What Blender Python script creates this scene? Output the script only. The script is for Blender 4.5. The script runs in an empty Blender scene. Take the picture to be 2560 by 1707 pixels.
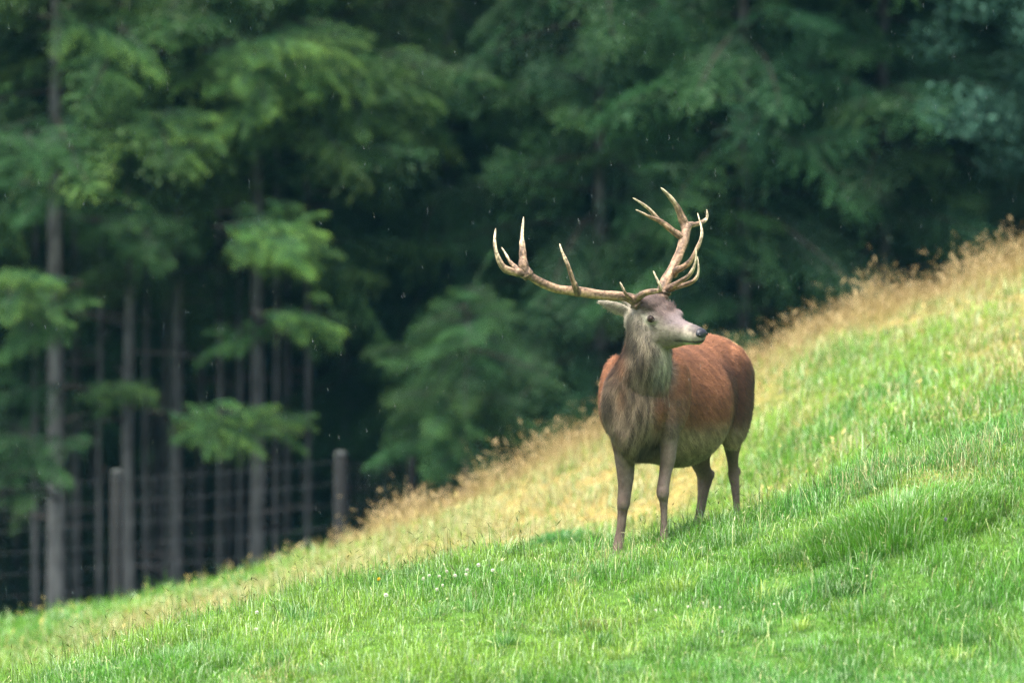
import bpy, bmesh, math, random
import numpy as np
from mathutils import Vector, Matrix, kdtree, bvhtree

R = math.radians
rng = np.random.default_rng(7)
random.seed(7)
scene = bpy.context.scene
col = scene.collection

# ------------------------------------------------------------------ camera
cam_d = bpy.data.cameras.new("camera")
cam = bpy.data.objects.new("camera", cam_d)
col.objects.link(cam)
cam.location = (0, 0, 0)
cam.rotation_euler = (R(90), 0, 0)
cam_d.lens = 225
cam_d.sensor_width = 36
cam_d.clip_start = 0.5
cam_d.clip_end = 2000
cam_d.dof.use_dof = True
cam_d.dof.focus_distance = 39.7
cam_d.dof.aperture_fstop = 1.3
scene.camera = cam

# ------------------------------------------------------------------ sky and sun (rainy, overcast)
SUN_EL, SUN_AZ = 70.0, 215.0          # azimuth clockwise from +Y: behind the viewer, a little left
world = bpy.data.worlds.new("World")
scene.world = world
world.use_nodes = True
wn = world.node_tree
wn.nodes.clear()
sky = wn.nodes.new("ShaderNodeTexSky")
sky.sky_type = 'NISHITA'
sky.sun_disc = False
sky.sun_elevation = R(SUN_EL)
sky.sun_rotation = R(SUN_AZ)
sky.air_density = 1.0
sky.dust_density = 4.0
hs = wn.nodes.new("ShaderNodeHueSaturation")
hs.inputs['Saturation'].default_value = 0.66
bg = wn.nodes.new("ShaderNodeBackground")
bg.inputs['Strength'].default_value = 0.09
wo = wn.nodes.new("ShaderNodeOutputWorld")
wn.links.new(sky.outputs[0], hs.inputs['Color'])
wn.links.new(hs.outputs[0], bg.inputs['Color'])
wn.links.new(bg.outputs[0], wo.inputs['Surface'])

sun_d = bpy.data.lights.new("sun", 'SUN')
sun_d.energy = 1.5
sun_d.angle = R(24)
sun_d.color = (1.0, 0.96, 0.9)
sun = bpy.data.objects.new("sun", sun_d)
col.objects.link(sun)
sd = Vector((math.sin(R(SUN_AZ)) * math.cos(R(SUN_EL)), math.cos(R(SUN_AZ)) * math.cos(R(SUN_EL)), math.sin(R(SUN_EL))))
sun.rotation_euler = sd.to_track_quat('Z', 'Y').to_euler()

vs = scene.view_settings
vs.view_transform = 'Standard'
vs.look = 'None'
vs.gamma = 1
vs.use_curve_mapping = False
vs.exposure = 2.35
scene.cycles.use_denoising = True
scene.cycles.denoising_prefilter = 'NONE'
scene.cycles.use_adaptive_sampling = False
scene.cycles.sample_clamp_indirect = 3
scene.cycles.max_bounces = 4
scene.cycles.volume_bounces = 0
scene.cycles.diffuse_bounces = 3
scene.cycles.glossy_bounces = 2
scene.cycles.transparent_max_bounces = 4

# ------------------------------------------------------------------ helpers
def srgb(r, g, b):
    def f(c):
        c /= 255.0
        return c / 12.92 if c <= 0.04045 else ((c + 0.055) / 1.055) ** 2.4
    return np.array([f(r), f(g), f(b)])

def P(px, py, d=0.0, Y0=40.0):
    """a point of the place, surveyed from the photograph, at depth Y0+d metres"""
    Y = Y0 + d
    return np.array([(px - 1280.0) * Y / 16000.0, Y, -(py - 853.5) * Y / 16000.0])

def mesh_np(name, verts, faces, cols=None, smooth=False):
    verts = np.asarray(verts, np.float32)
    faces = np.asarray(faces, np.int32)
    k = faces.shape[1]
    me = bpy.data.meshes.new(name)
    me.vertices.add(len(verts))
    me.vertices.foreach_set("co", verts.ravel())
    me.loops.add(faces.size)
    me.loops.foreach_set("vertex_index", faces.ravel())
    me.polygons.add(len(faces))
    me.polygons.foreach_set("loop_start", np.arange(0, faces.size, k, dtype=np.int32))
    me.polygons.foreach_set("loop_total", np.full(len(faces), k, np.int32))
    if smooth:
        me.polygons.foreach_set("use_smooth", np.ones(len(faces), bool))
    me.update(calc_edges=True)
    if cols is not None:
        set_cols(me, cols)
    return me

def set_cols(me, cols):
    a = me.color_attributes.new("Col", 'FLOAT_COLOR', 'POINT')
    c = np.ones((len(me.vertices), 4), np.float32)
    c[:, :3] = cols
    a.data.foreach_set("color", c.ravel())

def link(name, me, mat=None, parent=None, kind=None, label=None, cat=None, group=None, loc=None):
    o = bpy.data.objects.new(name, me)
    col.objects.link(o)
    if mat is not None and me is not None and len(me.materials) == 0:
        me.materials.append(mat)
    if parent is not None:
        o.parent = parent
    if loc is not None:
        o.location = loc
    for k, v in (("kind", kind), ("label", label), ("category", cat), ("group", group)):
        if v:
            o[k] = v
    return o

def empty(name, loc, label, cat, group=None):
    return link(name, None, label=label, cat=cat, group=group, loc=loc)

def hash2(ix, iy, seed=0):
    h = (ix.astype(np.int64) * 374761393 + iy.astype(np.int64) * 668265263 + seed * 69069) & 0xffffffff
    h = ((h ^ (h >> 13)) * 1274126177) & 0xffffffff
    return ((h ^ (h >> 16)) & 0xffff) / 65535.0

def vnoise(x, y, seed=0):
    x = np.asarray(x, float); y = np.asarray(y, float)
    ix = np.floor(x); iy = np.floor(y)
    fx = x - ix; fy = y - iy
    fx = fx * fx * (3 - 2 * fx); fy = fy * fy * (3 - 2 * fy)
    a = hash2(ix, iy, seed); b = hash2(ix + 1, iy, seed)
    c = hash2(ix, iy + 1, seed); d = hash2(ix + 1, iy + 1, seed)
    return (a * (1 - fx) + b * fx) * (1 - fy) + (c * (1 - fx) + d * fx) * fy

def fbm(x, y, seed=0, oct=3):
    s = 0; a = 1; t = 0
    for i in range(oct):
        s = s + a * vnoise(x * 2 ** i, y * 2 ** i, seed + i * 17); t += a; a *= .5
    return s / t

def sstep(a, b, x):
    t = np.clip((np.asarray(x, float) - a) / (b - a), 0, 1)
    return t * t * (3 - 2 * t)

def mix(a, b, t):
    t = np.asarray(t, float)[..., None]
    return a * (1 - t) + b * t

# ------------------------------------------------------------------ materials
def attr_mat(name, rough=0.7, spec=0.3, translucent=0.0, noise=None, bump=None, objrand=0.0, sat=1.0):
    m = bpy.data.materials.new(name)
    m.use_nodes = True
    nt = m.node_tree
    b = nt.nodes["Principled BSDF"]
    out = nt.nodes["Material Output"]
    a = nt.nodes.new("ShaderNodeAttribute"); a.attribute_name = "Col"
    src = a.outputs['Color']
    if noise:
        sc, lo, hi = noise
        tc = nt.nodes.new("ShaderNodeTexCoord")
        n = nt.nodes.new("ShaderNodeTexNoise"); n.inputs['Scale'].default_value = sc
        n.inputs['Detail'].default_value = 4
        mr = nt.nodes.new("ShaderNodeMapRange"); mr.inputs['From Min'].default_value = .3; mr.inputs['From Max'].default_value = .7
        mr.inputs['To Min'].default_value = lo; mr.inputs['To Max'].default_value = hi
        mx = nt.nodes.new("ShaderNodeMix"); mx.data_type = 'RGBA'; mx.blend_type = 'MULTIPLY'; mx.inputs[0].default_value = 1
        nt.links.new(tc.outputs['Object'], n.inputs['Vector'])
        nt.links.new(n.outputs['Fac'], mr.inputs['Value'])
        nt.links.new(src, mx.inputs[6]); nt.links.new(mr.outputs[0], mx.inputs[7])
        src = mx.outputs[2]
    if objrand:
        oi = nt.nodes.new("ShaderNodeObjectInfo")
        mr = nt.nodes.new("ShaderNodeMapRange")
        mr.inputs['To Min'].default_value = 1 - objrand; mr.inputs['To Max'].default_value = 1 + objrand
        mx = nt.nodes.new("ShaderNodeMix"); mx.data_type = 'RGBA'; mx.blend_type = 'MULTIPLY'; mx.inputs[0].default_value = 1
        nt.links.new(oi.outputs['Random'], mr.inputs['Value'])
        nt.links.new(src, mx.inputs[6]); nt.links.new(mr.outputs[0], mx.inputs[7])
        src = mx.outputs[2]
    nt.links.new(src, b.inputs['Base Color'])
    b.inputs['Roughness'].default_value = rough
    b.inputs['Specular IOR Level'].default_value = spec
    if bump:
        sc, st = bump
        tc = nt.nodes.new("ShaderNodeTexCoord")
        n = nt.nodes.new("ShaderNodeTexNoise"); n.inputs['Scale'].default_value = sc; n.inputs['Detail'].default_value = 5
        bp = nt.nodes.new("ShaderNodeBump"); bp.inputs['Strength'].default_value = st; bp.inputs['Distance'].default_value = .01
        nt.links.new(tc.outputs['Object'], n.inputs['Vector'])
        nt.links.new(n.outputs['Fac'], bp.inputs['Height'])
        nt.links.new(bp.outputs[0], b.inputs['Normal'])
    if translucent:
        t = nt.nodes.new("ShaderNodeBsdfTranslucent")
        mx = nt.nodes.new("ShaderNodeMixShader"); mx.inputs[0].default_value = translucent
        nt.links.new(src, t.inputs['Color'])
        nt.links.new(b.outputs[0], mx.inputs[1]); nt.links.new(t.outputs[0], mx.inputs[2])
        nt.links.new(mx.outputs[0], out.inputs['Surface'])
    return m

def plain_mat(name, c, rough=0.6, spec=0.4, noise=None, bump=None, metallic=0):
    m = bpy.data.materials.new(name)
    m.use_nodes = True
    nt = m.node_tree
    b = nt.nodes["Principled BSDF"]
    b.inputs['Roughness'].default_value = rough
    b.inputs['Specular IOR Level'].default_value = spec
    b.inputs['Metallic'].default_value = metallic
    b.inputs['Base Color'].default_value = (*c, 1)
    tc = nt.nodes.new("ShaderNodeTexCoord")
    if noise:
        sc, c2, stretch = noise
        mp = nt.nodes.new("ShaderNodeMapping"); mp.inputs['Scale'].default_value = stretch
        n = nt.nodes.new("ShaderNodeTexNoise"); n.inputs['Scale'].default_value = sc; n.inputs['Detail'].default_value = 6
        rp = nt.nodes.new("ShaderNodeValToRGB")
        rp.color_ramp.elements[0].position = .35; rp.color_ramp.elements[1].position = .68
        rp.color_ramp.elements[0].color = (*c, 1); rp.color_ramp.elements[1].color = (*c2, 1)
        nt.links.new(tc.outputs['Object'], mp.inputs[0]); nt.links.new(mp.outputs[0], n.inputs['Vector'])
        nt.links.new(n.outputs['Fac'], rp.inputs[0]); nt.links.new(rp.outputs[0], b.inputs['Base Color'])
        if bump:
            bp = nt.nodes.new("ShaderNodeBump"); bp.inputs['Strength'].default_value = bump; bp.inputs['Distance'].default_value = .02
            nt.links.new(n.outputs['Fac'], bp.inputs['Height']); nt.links.new(bp.outputs[0], b.inputs['Normal'])
    return m

M_grass = attr_mat("grass_blades", rough=.38, spec=.35, translucent=.38)
M_dry = attr_mat("dry_grass", rough=.7, spec=.2, translucent=.3)
M_soil = attr_mat("soil_and_turf", rough=.9, spec=.1, noise=(9, .6, 1.4))
M_needle = attr_mat("spruce_needles", rough=.55, spec=.3, translucent=.18, objrand=.25)
M_leaf = attr_mat("broad_leaves", rough=.75, spec=.2, translucent=.3)
M_bark = plain_mat("spruce_bark", srgb(66, 68, 66), .9, .15, noise=(14, srgb(112, 114, 110), (1, 1, .25)), bump=.8)
M_branch = plain_mat("dead_branch_bark", srgb(70, 66, 62), .9, .1, noise=(20, srgb(100, 95, 90), (1, 1, 1)))
M_post = plain_mat("weathered_post_wood", srgb(38, 39, 38), .85, .12, noise=(10, srgb(62, 63, 61), (3, 3, .2)), bump=.4)
M_cut = plain_mat("pale_sawn_post_end", srgb(50, 54, 52), .8, .2, noise=(30, srgb(70, 73, 70), (1, 1, 1)))
M_wire = plain_mat("galvanised_wire", srgb(92, 96, 98), .6, .3)
M_coat = attr_mat("deer_coat", rough=.75, spec=.12, noise=(38, .82, 1.18), bump=(90, .3))
M_fur = attr_mat("deer_hair", rough=.6, spec=.18)
M_antler = attr_mat("antler_bone", rough=.5, spec=.35, noise=(45, .5, 1.3), bump=(60, 1.0))
M_nose = plain_mat("wet_nose", srgb(30, 30, 34), .42, .4, noise=(120, srgb(40, 40, 48), (1, 1, 1)), bump=.2)
M_eye = plain_mat("eye_brown", srgb(30, 21, 14), .3, .22, noise=(60, srgb(58, 40, 26), (1, 1, 1)))
M_pupil = plain_mat("pupil_black", (.004, .004, .005), .12, .5)
M_hoof = plain_mat("hoof_horn", srgb(40, 36, 32), .5, .4, noise=(40, srgb(62, 56, 50), (1, 1, 1)))
M_petal = attr_mat("petals", rough=.6, spec=.2, translucent=.25)
M_stem = plain_mat("flower_stem", srgb(70, 110, 45), .6, .3)
M_water = bpy.data.materials.new("rain_water"); M_water.use_nodes = True
_b = M_water.node_tree.nodes["Principled BSDF"]
_b.inputs['Base Color'].default_value = (.9, .95, 1, 1); _b.inputs['Roughness'].default_value = .05
_b.inputs['Transmission Weight'].default_value = .9; _b.inputs['IOR'].default_value = 1.33

# ------------------------------------------------------------------ terrain
def row(Y, pxs, pys):
    pxs = np.array(pxs, float); pys = np.array(pys, float)
    return Y, (pxs - 1280) * Y / 16000, -(pys - 853.5) * Y / 16000

PX = [-900, 0, 300, 600, 870, 1100, 1350, 1545, 1660, 1740, 1850, 2000, 2200, 2400, 2560, 3400]
CREST = np.array([2090, 1745, 1636, 1564, 1497, 1444, 1408, 1402, 1372, 1356, 1332, 1275, 1190, 1135, 1090, 900], float)
EDGE = np.array([1725, 1568, 1512, 1446, 1362, 1294, 1186, 1085, 1035, 1000, 945, 868, 800, 735, 678, 430], float)
right = np.clip((np.array(PX) - 1700) / 500.0, 0, 1)
dip = (CREST + 28) * (1 - right) + (CREST * .72 + EDGE * .28) * right
ROWS = []
flatx = np.array([-8.0, 8.0])
for Y, z0, sl in ((-10, -1.55, .05), (2, -1.65, .06), (14, -2.35, .09), (25, -2.75, .12), (32, -2.5, .14)):
    ROWS.append((Y, flatx, z0 + sl * flatx))
ROWS.append(row(36.3, [-900, 0, 600, 1280, 2000, 2560, 3400], [2080, 1850, 1790, 1740, 1700, 1680, 1630]))
ROWS.append(row(40.0, PX, CREST))
ROWS.append(row(41.3, PX, CREST - 9))
ROWS.append(row(44.2, PX, dip))
ROWS.append(row(51.0, PX, EDGE))
e = row(51.0, PX, EDGE)
for Y, dz in ((54, -.42), (57.5, -.85), (66, -.95), (86, -.3), (130, 9), (260, 45), (600, 110)):
    ROWS.append((Y, e[1], e[2] + dz))
RY = np.array([r[0] for r in ROWS], float)

def row_eval(r, x):
    xs, zs = r[1], r[2]
    z = np.interp(x, xs, zs)
    z = z + np.where(x > xs[-1], (x - xs[-1]) * .12, 0) + np.where(x < xs[0], (x - xs[0]) * .08, 0)
    return z

BUMPS = [(P(2280, 1290, -.9), .38, .03), (P(2120, 1510, -2.2), .12, -.06), (np.array([.42, 45.2, 0]), .5, .16),
         (P(1100, 1400, 0), .5, .03)]

def ground(x, y):
    x = np.asarray(x, float); y = np.asarray(y, float)
    Z = np.stack([row_eval(r, x) for r in ROWS])
    i = np.clip(np.searchsorted(RY, y, side='right') - 1, 0, len(RY) - 2)
    def g(k):
        return np.take_along_axis(Z, np.clip(k, 0, len(RY) - 1)[None], 0)[0]
    y0, y1 = RY[i], RY[i + 1]
    h = y1 - y0
    t = np.clip((y - y0) / h, 0, 1)
    z0, z1 = g(i), g(i + 1)
    ip, ix = np.maximum(i - 1, 0), np.minimum(i + 2, len(RY) - 1)
    d = (z1 - z0) / h
    dm = np.where(i > 0, (z0 - g(ip)) / np.maximum(y0 - RY[ip], 1e-6), d)
    dn = np.where(i + 2 < len(RY), (g(ix) - z1) / np.maximum(RY[ix] - y1, 1e-6), d)
    lim = lambda a, b: np.where(a * b > 0, np.sign(a) * np.minimum(np.minimum(abs(a), abs(b)) * 2, abs(a + b) / 2), 0)
    m0, m1 = lim(dm, d) * h, lim(d, dn) * h
    t2, t3 = t * t, t * t * t
    z = (2 * t3 - 3 * t2 + 1) * z0 + (t3 - 2 * t2 + t) * m0 + (-2 * t3 + 3 * t2) * z1 + (t3 - t2) * m1
    z = z + (fbm(x * 1.7, y * 1.3, 5) - .5) * .07 + (fbm(x * .5 + 9, y * .4, 8) - .5) * .05
    for c, r, a in BUMPS:
        z = z + a * np.exp(-((x - c[0]) ** 2 + ((y - c[1]) / 1.3) ** 2) / (r * r))
    return z

def gz(x, y):
    return float(ground(np.array([x]), np.array([y]))[0])

def on_ground(px, py, lift):
    """walk out along the surveyed sight line until it meets the sward"""
    last = None
    for Y in np.arange(34, 51, .04):
        q = P(px, py, Y - 40)
        if q[2] <= gz(q[0], q[1]) + lift:
            return q
    return P(px, py, 0)

def straw_mask(x, y):
    """1 where the sward is dry and straw coloured"""
    px = 1280 + 16000 * x / np.maximum(y, 1)
    n = fbm(x * 1.1 + 3, y * .5, 21)
    far = sstep(42.5, 44.5, y)
    edge_green = sstep(48.6, 50.2, y) * (1 - sstep(650, 1000, px))
    m = far * (1 - edge_green) * (.25 + .75 * np.maximum(sstep(.35, .62, n), .75 * (1 - sstep(1300, 1700, px))))
    m = m * (.25 + .75 * sstep(0, 420, px))
    m = m * (1 - .35 * sstep(1500, 2100, px) * (1 - sstep(47.5, 50, y)))
    m = np.maximum(m, .95 * sstep(48.8, 50.3, y) * sstep(850, 1150, px))
    near = (1 - far) * .38 * sstep(.58, .78, fbm(x * 1.4, y * .7, 33))
    return np.clip(np.maximum(m, near), 0, 1)

gx = np.concatenate([np.linspace(-400, -24, 12), np.arange(-22, -6, 1.0), np.arange(-6, 6.01, .12), np.arange(7, 23, 1.0), np.linspace(25, 400, 12)])
gy = np.concatenate([np.arange(-10, 24, 2.0), np.arange(24, 56, .16), np.arange(56, 90, 1.0), np.linspace(92, 600, 26)])
X, Yg = np.meshgrid(gx, gy)
Zg = ground(X.ravel(), Yg.ravel())
V = np.stack([X.ravel(), Yg.ravel(), Zg], 1)
nx, ny = len(gx), len(gy)
idx = np.arange(nx * ny).reshape(ny, nx)
F = np.stack([idx[:-1, :-1].ravel(), idx[:-1, 1:].ravel(), idx[1:, 1:].ravel(), idx[1:, :-1].ravel()], 1)
sm = straw_mask(V[:, 0], V[:, 1])
C = mix(srgb(72, 104, 40)[None], srgb(140, 122, 70)[None], sm)
wood = sstep(52, 55, V[:, 1])
C = mix(C, srgb(44, 38, 30)[None], wood)
link("field", mesh_np("field", V, F, C, True), M_soil, kind="structure")

# ------------------------------------------------------------------ grass
def blades(p, h, az, lean, w, cb, ct, mid=.55):
    """two-segment blades: p (N,3) roots, h heights, az lean azimuth, lean 0..1.4, w widths, colours base/tip"""
    n = len(p)
    d = np.stack([np.cos(az), np.sin(az), np.zeros(n)], 1)
    s = np.stack([-np.sin(az), np.cos(az), np.zeros(n)], 1)
    up = np.array([0, 0, 1.0])
    hh = h[:, None]; ln = lean[:, None]; ww = w[:, None] * .5
    m = p + up * hh * mid + d * hh * ln * .28
    t = p + up * hh * (1 - .38 * np.minimum(ln, 1.5)) + d * hh * ln * .85
    v = np.stack([p - s * ww, p + s * ww, m - s * ww * .8, m + s * ww * .8, t], 1).reshape(-1, 3)
    b = np.arange(n)[:, None] * 5
    f = np.concatenate([b + [0, 1, 2], b + [1, 3, 2], b + [2, 3, 4]], 1).reshape(-1, 3)
    cm = cb * .5 + ct * .5
    c = np.stack([cb, cb, cm, cm, ct], 1).reshape(-1, 3)
    return v, f, c

def merge(parts):
    vs_, fs_, cs_ = [], [], []
    o = 0
    for v, f, c in parts:
        vs_.append(v); fs_.append(f + o); cs_.append(c); o += len(v)
    return np.concatenate(vs_), np.concatenate(fs_), np.concatenate(cs_)

def scatter(n, y0, y1, px0=-260, px1=2820):
    u = rng.random(n)
    y = np.sqrt(y0 * y0 + u * (y1 * y1 - y0 * y0))
    px = px0 + rng.random(n) * (px1 - px0)
    x = (px - 1280) * y / 16000
    return x, y

G1, G2, G3 = srgb(95, 148, 42), srgb(132, 170, 58), srgb(85, 148, 56)
STRAW1, STRAW2 = srgb(158, 156, 98), srgb(198, 194, 142)
SHEEN = srgb(182, 206, 158)  # pale colour given to some blades as painted wet sheen

def sward(n, y0, y1, hscale, wscale, seed):
    x, y = scatter(n, y0, y1)
    z = ground(x, y)
    p = np.stack([x, y, z - .008], 1)
    n1 = fbm(x * 1.3, y * .8, seed)
    n2 = fbm(x * 3.1 + 40, y * 2.2, seed + 3)
    n3 = fbm(x * .8 + 11, y * .5, seed + 9)
    sm = straw_mask(x, y)
    is_straw = rng.random(n) < sm * .8 + .02
    h = hscale * (.5 + .7 * rng.random(n) + 1.1 * rng.random(n) ** 7) * (.42 + 1.15 * sstep(.28, .72, n2))
    w = wscale * (.7 + .6 * rng.random(n))
    az = rng.random(n) * 2 * np.pi
    lean = .15 + 1.4 * rng.random(n)
    h = h * (1 + .5 * np.exp(-((y - 40.6) / .8) ** 2) * (seed == 50))
    g = mix(G1[None], G2[None], sstep(.35, .65, n1))
    g = mix(g, G3[None], .8 * sstep(.5, .7, n3))
    g = mix(g, SHEEN[None], (rng.random(n) < .17) * .8)
    s = mix(STRAW1[None], STRAW2[None], rng.random(n))
    c = np.where(is_straw[:, None], s, g)
    c = c * (.55 + .8 * rng.random(n) ** 1.3 + .25 * (n2 - .5))[:, None]
    return blades(p, h, az, lean, w, c * .96, c * 1.04)

lawn = merge([sward(255000, 34.9, 42.0, .076, .0043, 50), sward(130000, 42.0, 52.6, .085, .0072, 50)])
def tufts(nt, per):
    tx, ty = scatter(nt, 35.2, 41.6)
    k = np.repeat(np.arange(nt), per); n = len(k)
    a = rng.random(n) * 2 * np.pi; r = np.sqrt(rng.random(n)) * (.03 + .06 * rng.random(nt))[k]
    x = tx[k] + r * np.cos(a) * 1.6; y = ty[k] + r * np.sin(a)
    p = np.stack([x, y, ground(x, y) - .008], 1)
    pal = np.stack([srgb(74, 126, 46), srgb(92, 142, 64), srgb(150, 176, 72), srgb(112, 150, 46)])[rng.integers(0, 4, nt)][k]
    c = pal * (.7 + .6 * rng.random(n))[:, None]
    c = mix(c, SHEEN[None], (rng.random(n) < .2) * .7)
    h = ((.09 + .10 * rng.random(nt))[k]) * (.5 + .7 * rng.random(n))
    return blades(p, h, a + rng.normal(0, .5, n), .3 + 1.2 * rng.random(n), .0036 * (.7 + .6 * rng.random(n)), c * .96, c * 1.04)
lawn = merge([lawn, tufts(420, 60)])
link("meadow_grass", mesh_np("meadow_grass", *lawn), M_grass, kind="stuff",
     label="short wet green and straw coloured grass covering the sloping field", cat="grass")

# flowering grass stems that stand above the sward, sharpest along the crest
def stems(x, y, h, c1, c2, head, headw, lean_max=.5, width=.003):
    n = len(x)
    z = ground(x, y)
    p = np.stack([x, y, z - .01], 1)
    az = rng.random(n) * 2 * np.pi
    lean = rng.random(n) * lean_max
    v1, f1, k1 = blades(p, h, az, lean, np.full(n, width), np.repeat(c1[None], n, 0), np.repeat(c2[None], n, 0))
    d = np.stack([np.cos(az), np.sin(az), np.zeros(n)], 1)
    up = np.array([0, 0, 1.0])
    tip = p + up * (h * (1 - .38 * lean))[:, None] + d * (h * lean * .85)[:, None]
    droop = (.25 + .9 * rng.random(n))[:, None] * (lean_max > .45)
    hd = d * (droop + .25) + up * (1 - droop * .9)
    hd /= np.linalg.norm(hd, axis=1)[:, None]
    parts = [(v1, f1, k1)]
    hl = head * (.6 + .8 * rng.random(n))
    for k in range(3):
        a = rng.random(n) * 2 * np.pi
        s = np.stack([np.cos(a), np.sin(a), .3 * np.sin(a * 3)], 1)
        base = tip - hd * (hl * .55)[:, None]
        mid = base + hd * (hl * .5)[:, None]
        end = base + hd * (hl * 1.05)[:, None]
        wv = s * (headw * (.5 + rng.random(n)))[:, None]
        v = np.stack([base, mid - wv, mid + wv, end], 1).reshape(-1, 3)
        b = np.arange(n)[:, None] * 4
        f = np.concatenate([b + [0, 2, 1], b + [1, 2, 3]], 1).reshape(-1, 3)
        cc = (c2[None] * (.7 + .6 * rng.random(n))[:, None])
        parts.append((v, f, np.repeat(cc, 4, 0)))
    return merge(parts)

n = 760
px = np.concatenate([rng.random(520) * 1500 - 150, rng.random(240) * 1200 + 1500])
y = 39.0 + rng.random(n) * 2.2
crest_stems = stems((px - 1280) * y / 16000, y, .15 + .24 * rng.random(n) ** 1.5, srgb(76, 106, 46), srgb(92, 104, 50), .05, .003, .7, .0032)
x, y = scatter(900, 35.5, 40)
loose = stems(x, y, .10 + .16 * rng.random(900), srgb(150, 170, 96), srgb(200, 204, 150), .035, .003, 1.35, .0045)
x, y = scatter(900, 43.5, 51)
far_st = stems(x, y, .1 + .14 * rng.random(900), srgb(170, 160, 90), srgb(196, 178, 112), .05, .006, .9, .005)
link("flowering_grass", mesh_np("flowering_grass", *merge([crest_stems, loose, far_st])), M_dry, kind="stuff",
     label="thin flowering grass stems standing above the short sward", cat="grass")

# dry brown seed heads along the far edge of the field
def edge_density(px):
    return np.interp(px, [-300, 250, 420, 620, 900, 1000, 1250, 1550, 2000, 2560, 2900], [0, 0, .0, .05, .45, .8, 1, 1, 1, 1, 1])
px = rng.random(17000) * 3100 - 250
keep = rng.random(17000) < edge_density(px) * (.35 + .9 * vnoise(px / 60, px * 0, 4))
px = px[keep]; n = len(px)
y = 51.6 - np.abs(rng.normal(0, .9, n))
x = (px - 1280) * y / 16000
hh = (.11 + .15 * rng.random(n) ** 1.2 + .26 * rng.random(n) ** 7) * (.6 + .7 * vnoise(px / 45, px * 0 + 3, 6)) * np.interp(px, [0, 900, 1200, 2900], [.6, .7, 1.1, 1.15])
seed = stems(x, y, hh, srgb(176, 162, 104), srgb(174, 154, 110), .075, .0055, .9, .0045)
link("seeding_grass", mesh_np("seeding_grass", *seed), M_dry, kind="stuff",
     label="tall dry brown seeding grass along the upper edge of the field", cat="grass")

def tussock(name, px, py, Yd, rx, ry, n, h, dark, label):
    c = on_ground(px, py, .03) if Yd < 41 else P(px, py, Yd - 40)
    c[2] = gz(c[0], c[1])
    a = rng.random(n) * 2 * np.pi
    r = np.sqrt(rng.random(n))
    x = c[0] + rx * r * np.cos(a); y = c[1] + ry * r * np.sin(a)
    p = np.stack([x, y, ground(x, y) - .01], 1) - c
    az = np.where(rng.random(n) < .7, a, rng.random(n) * 2 * np.pi)
    lean = .3 + 1.3 * (.3 + .7 * r) * rng.random(n)
    hh = h * (.5 + .7 * rng.random(n)) * (1 - .35 * r)
    g = mix(dark[None], (dark * 1.5)[None], rng.random(n))
    g = mix(g, SHEEN[None], (rng.random(n) < .12) * .8)
    g = mix(g, STRAW2[None], (rng.random(n) < .05) * .7)
    v, f, k = blades(p, hh, az, lean, .0055 * (.7 + .6 * rng.random(n)), g * .95, g * 1.04)
    link(name, mesh_np(name, v, f, k), M_grass, loc=c, label=label, cat="tussock", group="grass tussocks in the field")

DG = srgb(84, 132, 42)
tussock("grass_tussock", 2240, 1315, 37.2, .66, .36, 4200, .24, DG, "wide mound of long dark green grass uphill of the stag")
tussock("grass_tussock", 2110, 1490, 33.0, .15, .1, 900, .12, srgb(60, 100, 32), "small dark green tuft of grass below the wide grass mound")
tussock("grass_tussock", 420, 1660, 38.6, .3, .2, 2200, .12, srgb(76, 136, 34), "low dark green grass clump on the bottom slope away from the stag")
tussock("grass_tussock", 1410, 1345, 45.0, .42, .35, 2600, .14, srgb(62, 116, 42), "rounded dark green hump just behind the stag's front foot")
tussock("grass_tussock", 1500, 1560, 34.5, .2, .12, 500, .09, srgb(110, 120, 52), "thin yellowish tuft beside a bare patch below the stag")

# ------------------------------------------------------------------ flowers
def ball(r, sx=1, sy=1, sz=1, seg=8, rings=6):
    bm = bmesh.new()
    bmesh.ops.create_uvsphere(bm, u_segments=seg, v_segments=rings, radius=r)
    for v in bm.verts:
        v.co.x *= sx; v.co.y *= sy; v.co.z *= sz
    return bm

def bm_mesh(name, bm, colr=None, smooth=True):
    me = bpy.data.meshes.new(name)
    bm.to_mesh(me); bm.free()
    if smooth:
        for p_ in me.polygons: p_.use_smooth = True
    if colr is not None:
        set_cols(me, np.repeat(np.asarray(colr)[None], len(me.vertices), 0))
    return me

def flower_head(name, cin, cout, r):
    """a globe of many small florets"""
    n = 46
    vv, ff, cc = [], [], []
    for i in range(n):
        ph = math.acos(1 - 1.75 * (i + .5) / n); th = i * 2.399963
        d = np.array([math.sin(ph) * math.cos(th), math.sin(ph) * math.sin(th), math.cos(ph)])
        s = np.cross(d, [.2, .1, 1]); s /= np.linalg.norm(s) + 1e-9
        b = len(vv)
        vv += [d * r * .35 - s * r * .16, d * r * .35 + s * r * .16, d * r * 1.0 + s * r * .26, d * r * 1.12, d * r * 1.0 - s * r * .26]
        ff += [[b, b + 1, b + 2], [b, b + 2, b + 4], [b + 4, b + 2, b + 3]]
        cc += [cin, cin, cout, cout, cout]
    return mesh_np(name, vv, ff, cc)

def stem_mesh(name, h, r=.0016):
    bm = bmesh.new()
    bmesh.ops.create_cone(bm, segments=6, radius1=r, radius2=r * .8, depth=h, cap_ends=True)
    for v in bm.verts: v.co.z += h / 2
    return bm_mesh(name, bm)

clover_me = flower_head("floret_head", srgb(200, 190, 150), srgb(238, 236, 226), .013)
CLOV = [(1073, 1438), (1058, 1446), (1098, 1440), (1117, 1428), (1138, 1438), (1165, 1436), (1196, 1412), (1232, 1425), (1107, 1463), (1092, 1473),
        (642, 1530), (965, 1487), (640, 1572), (1168, 1424), (1800, 1517), (1758, 1507), (1720, 1516), (1806, 1578), (1935, 1509), (1638, 1524), (2480, 1690)]

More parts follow.
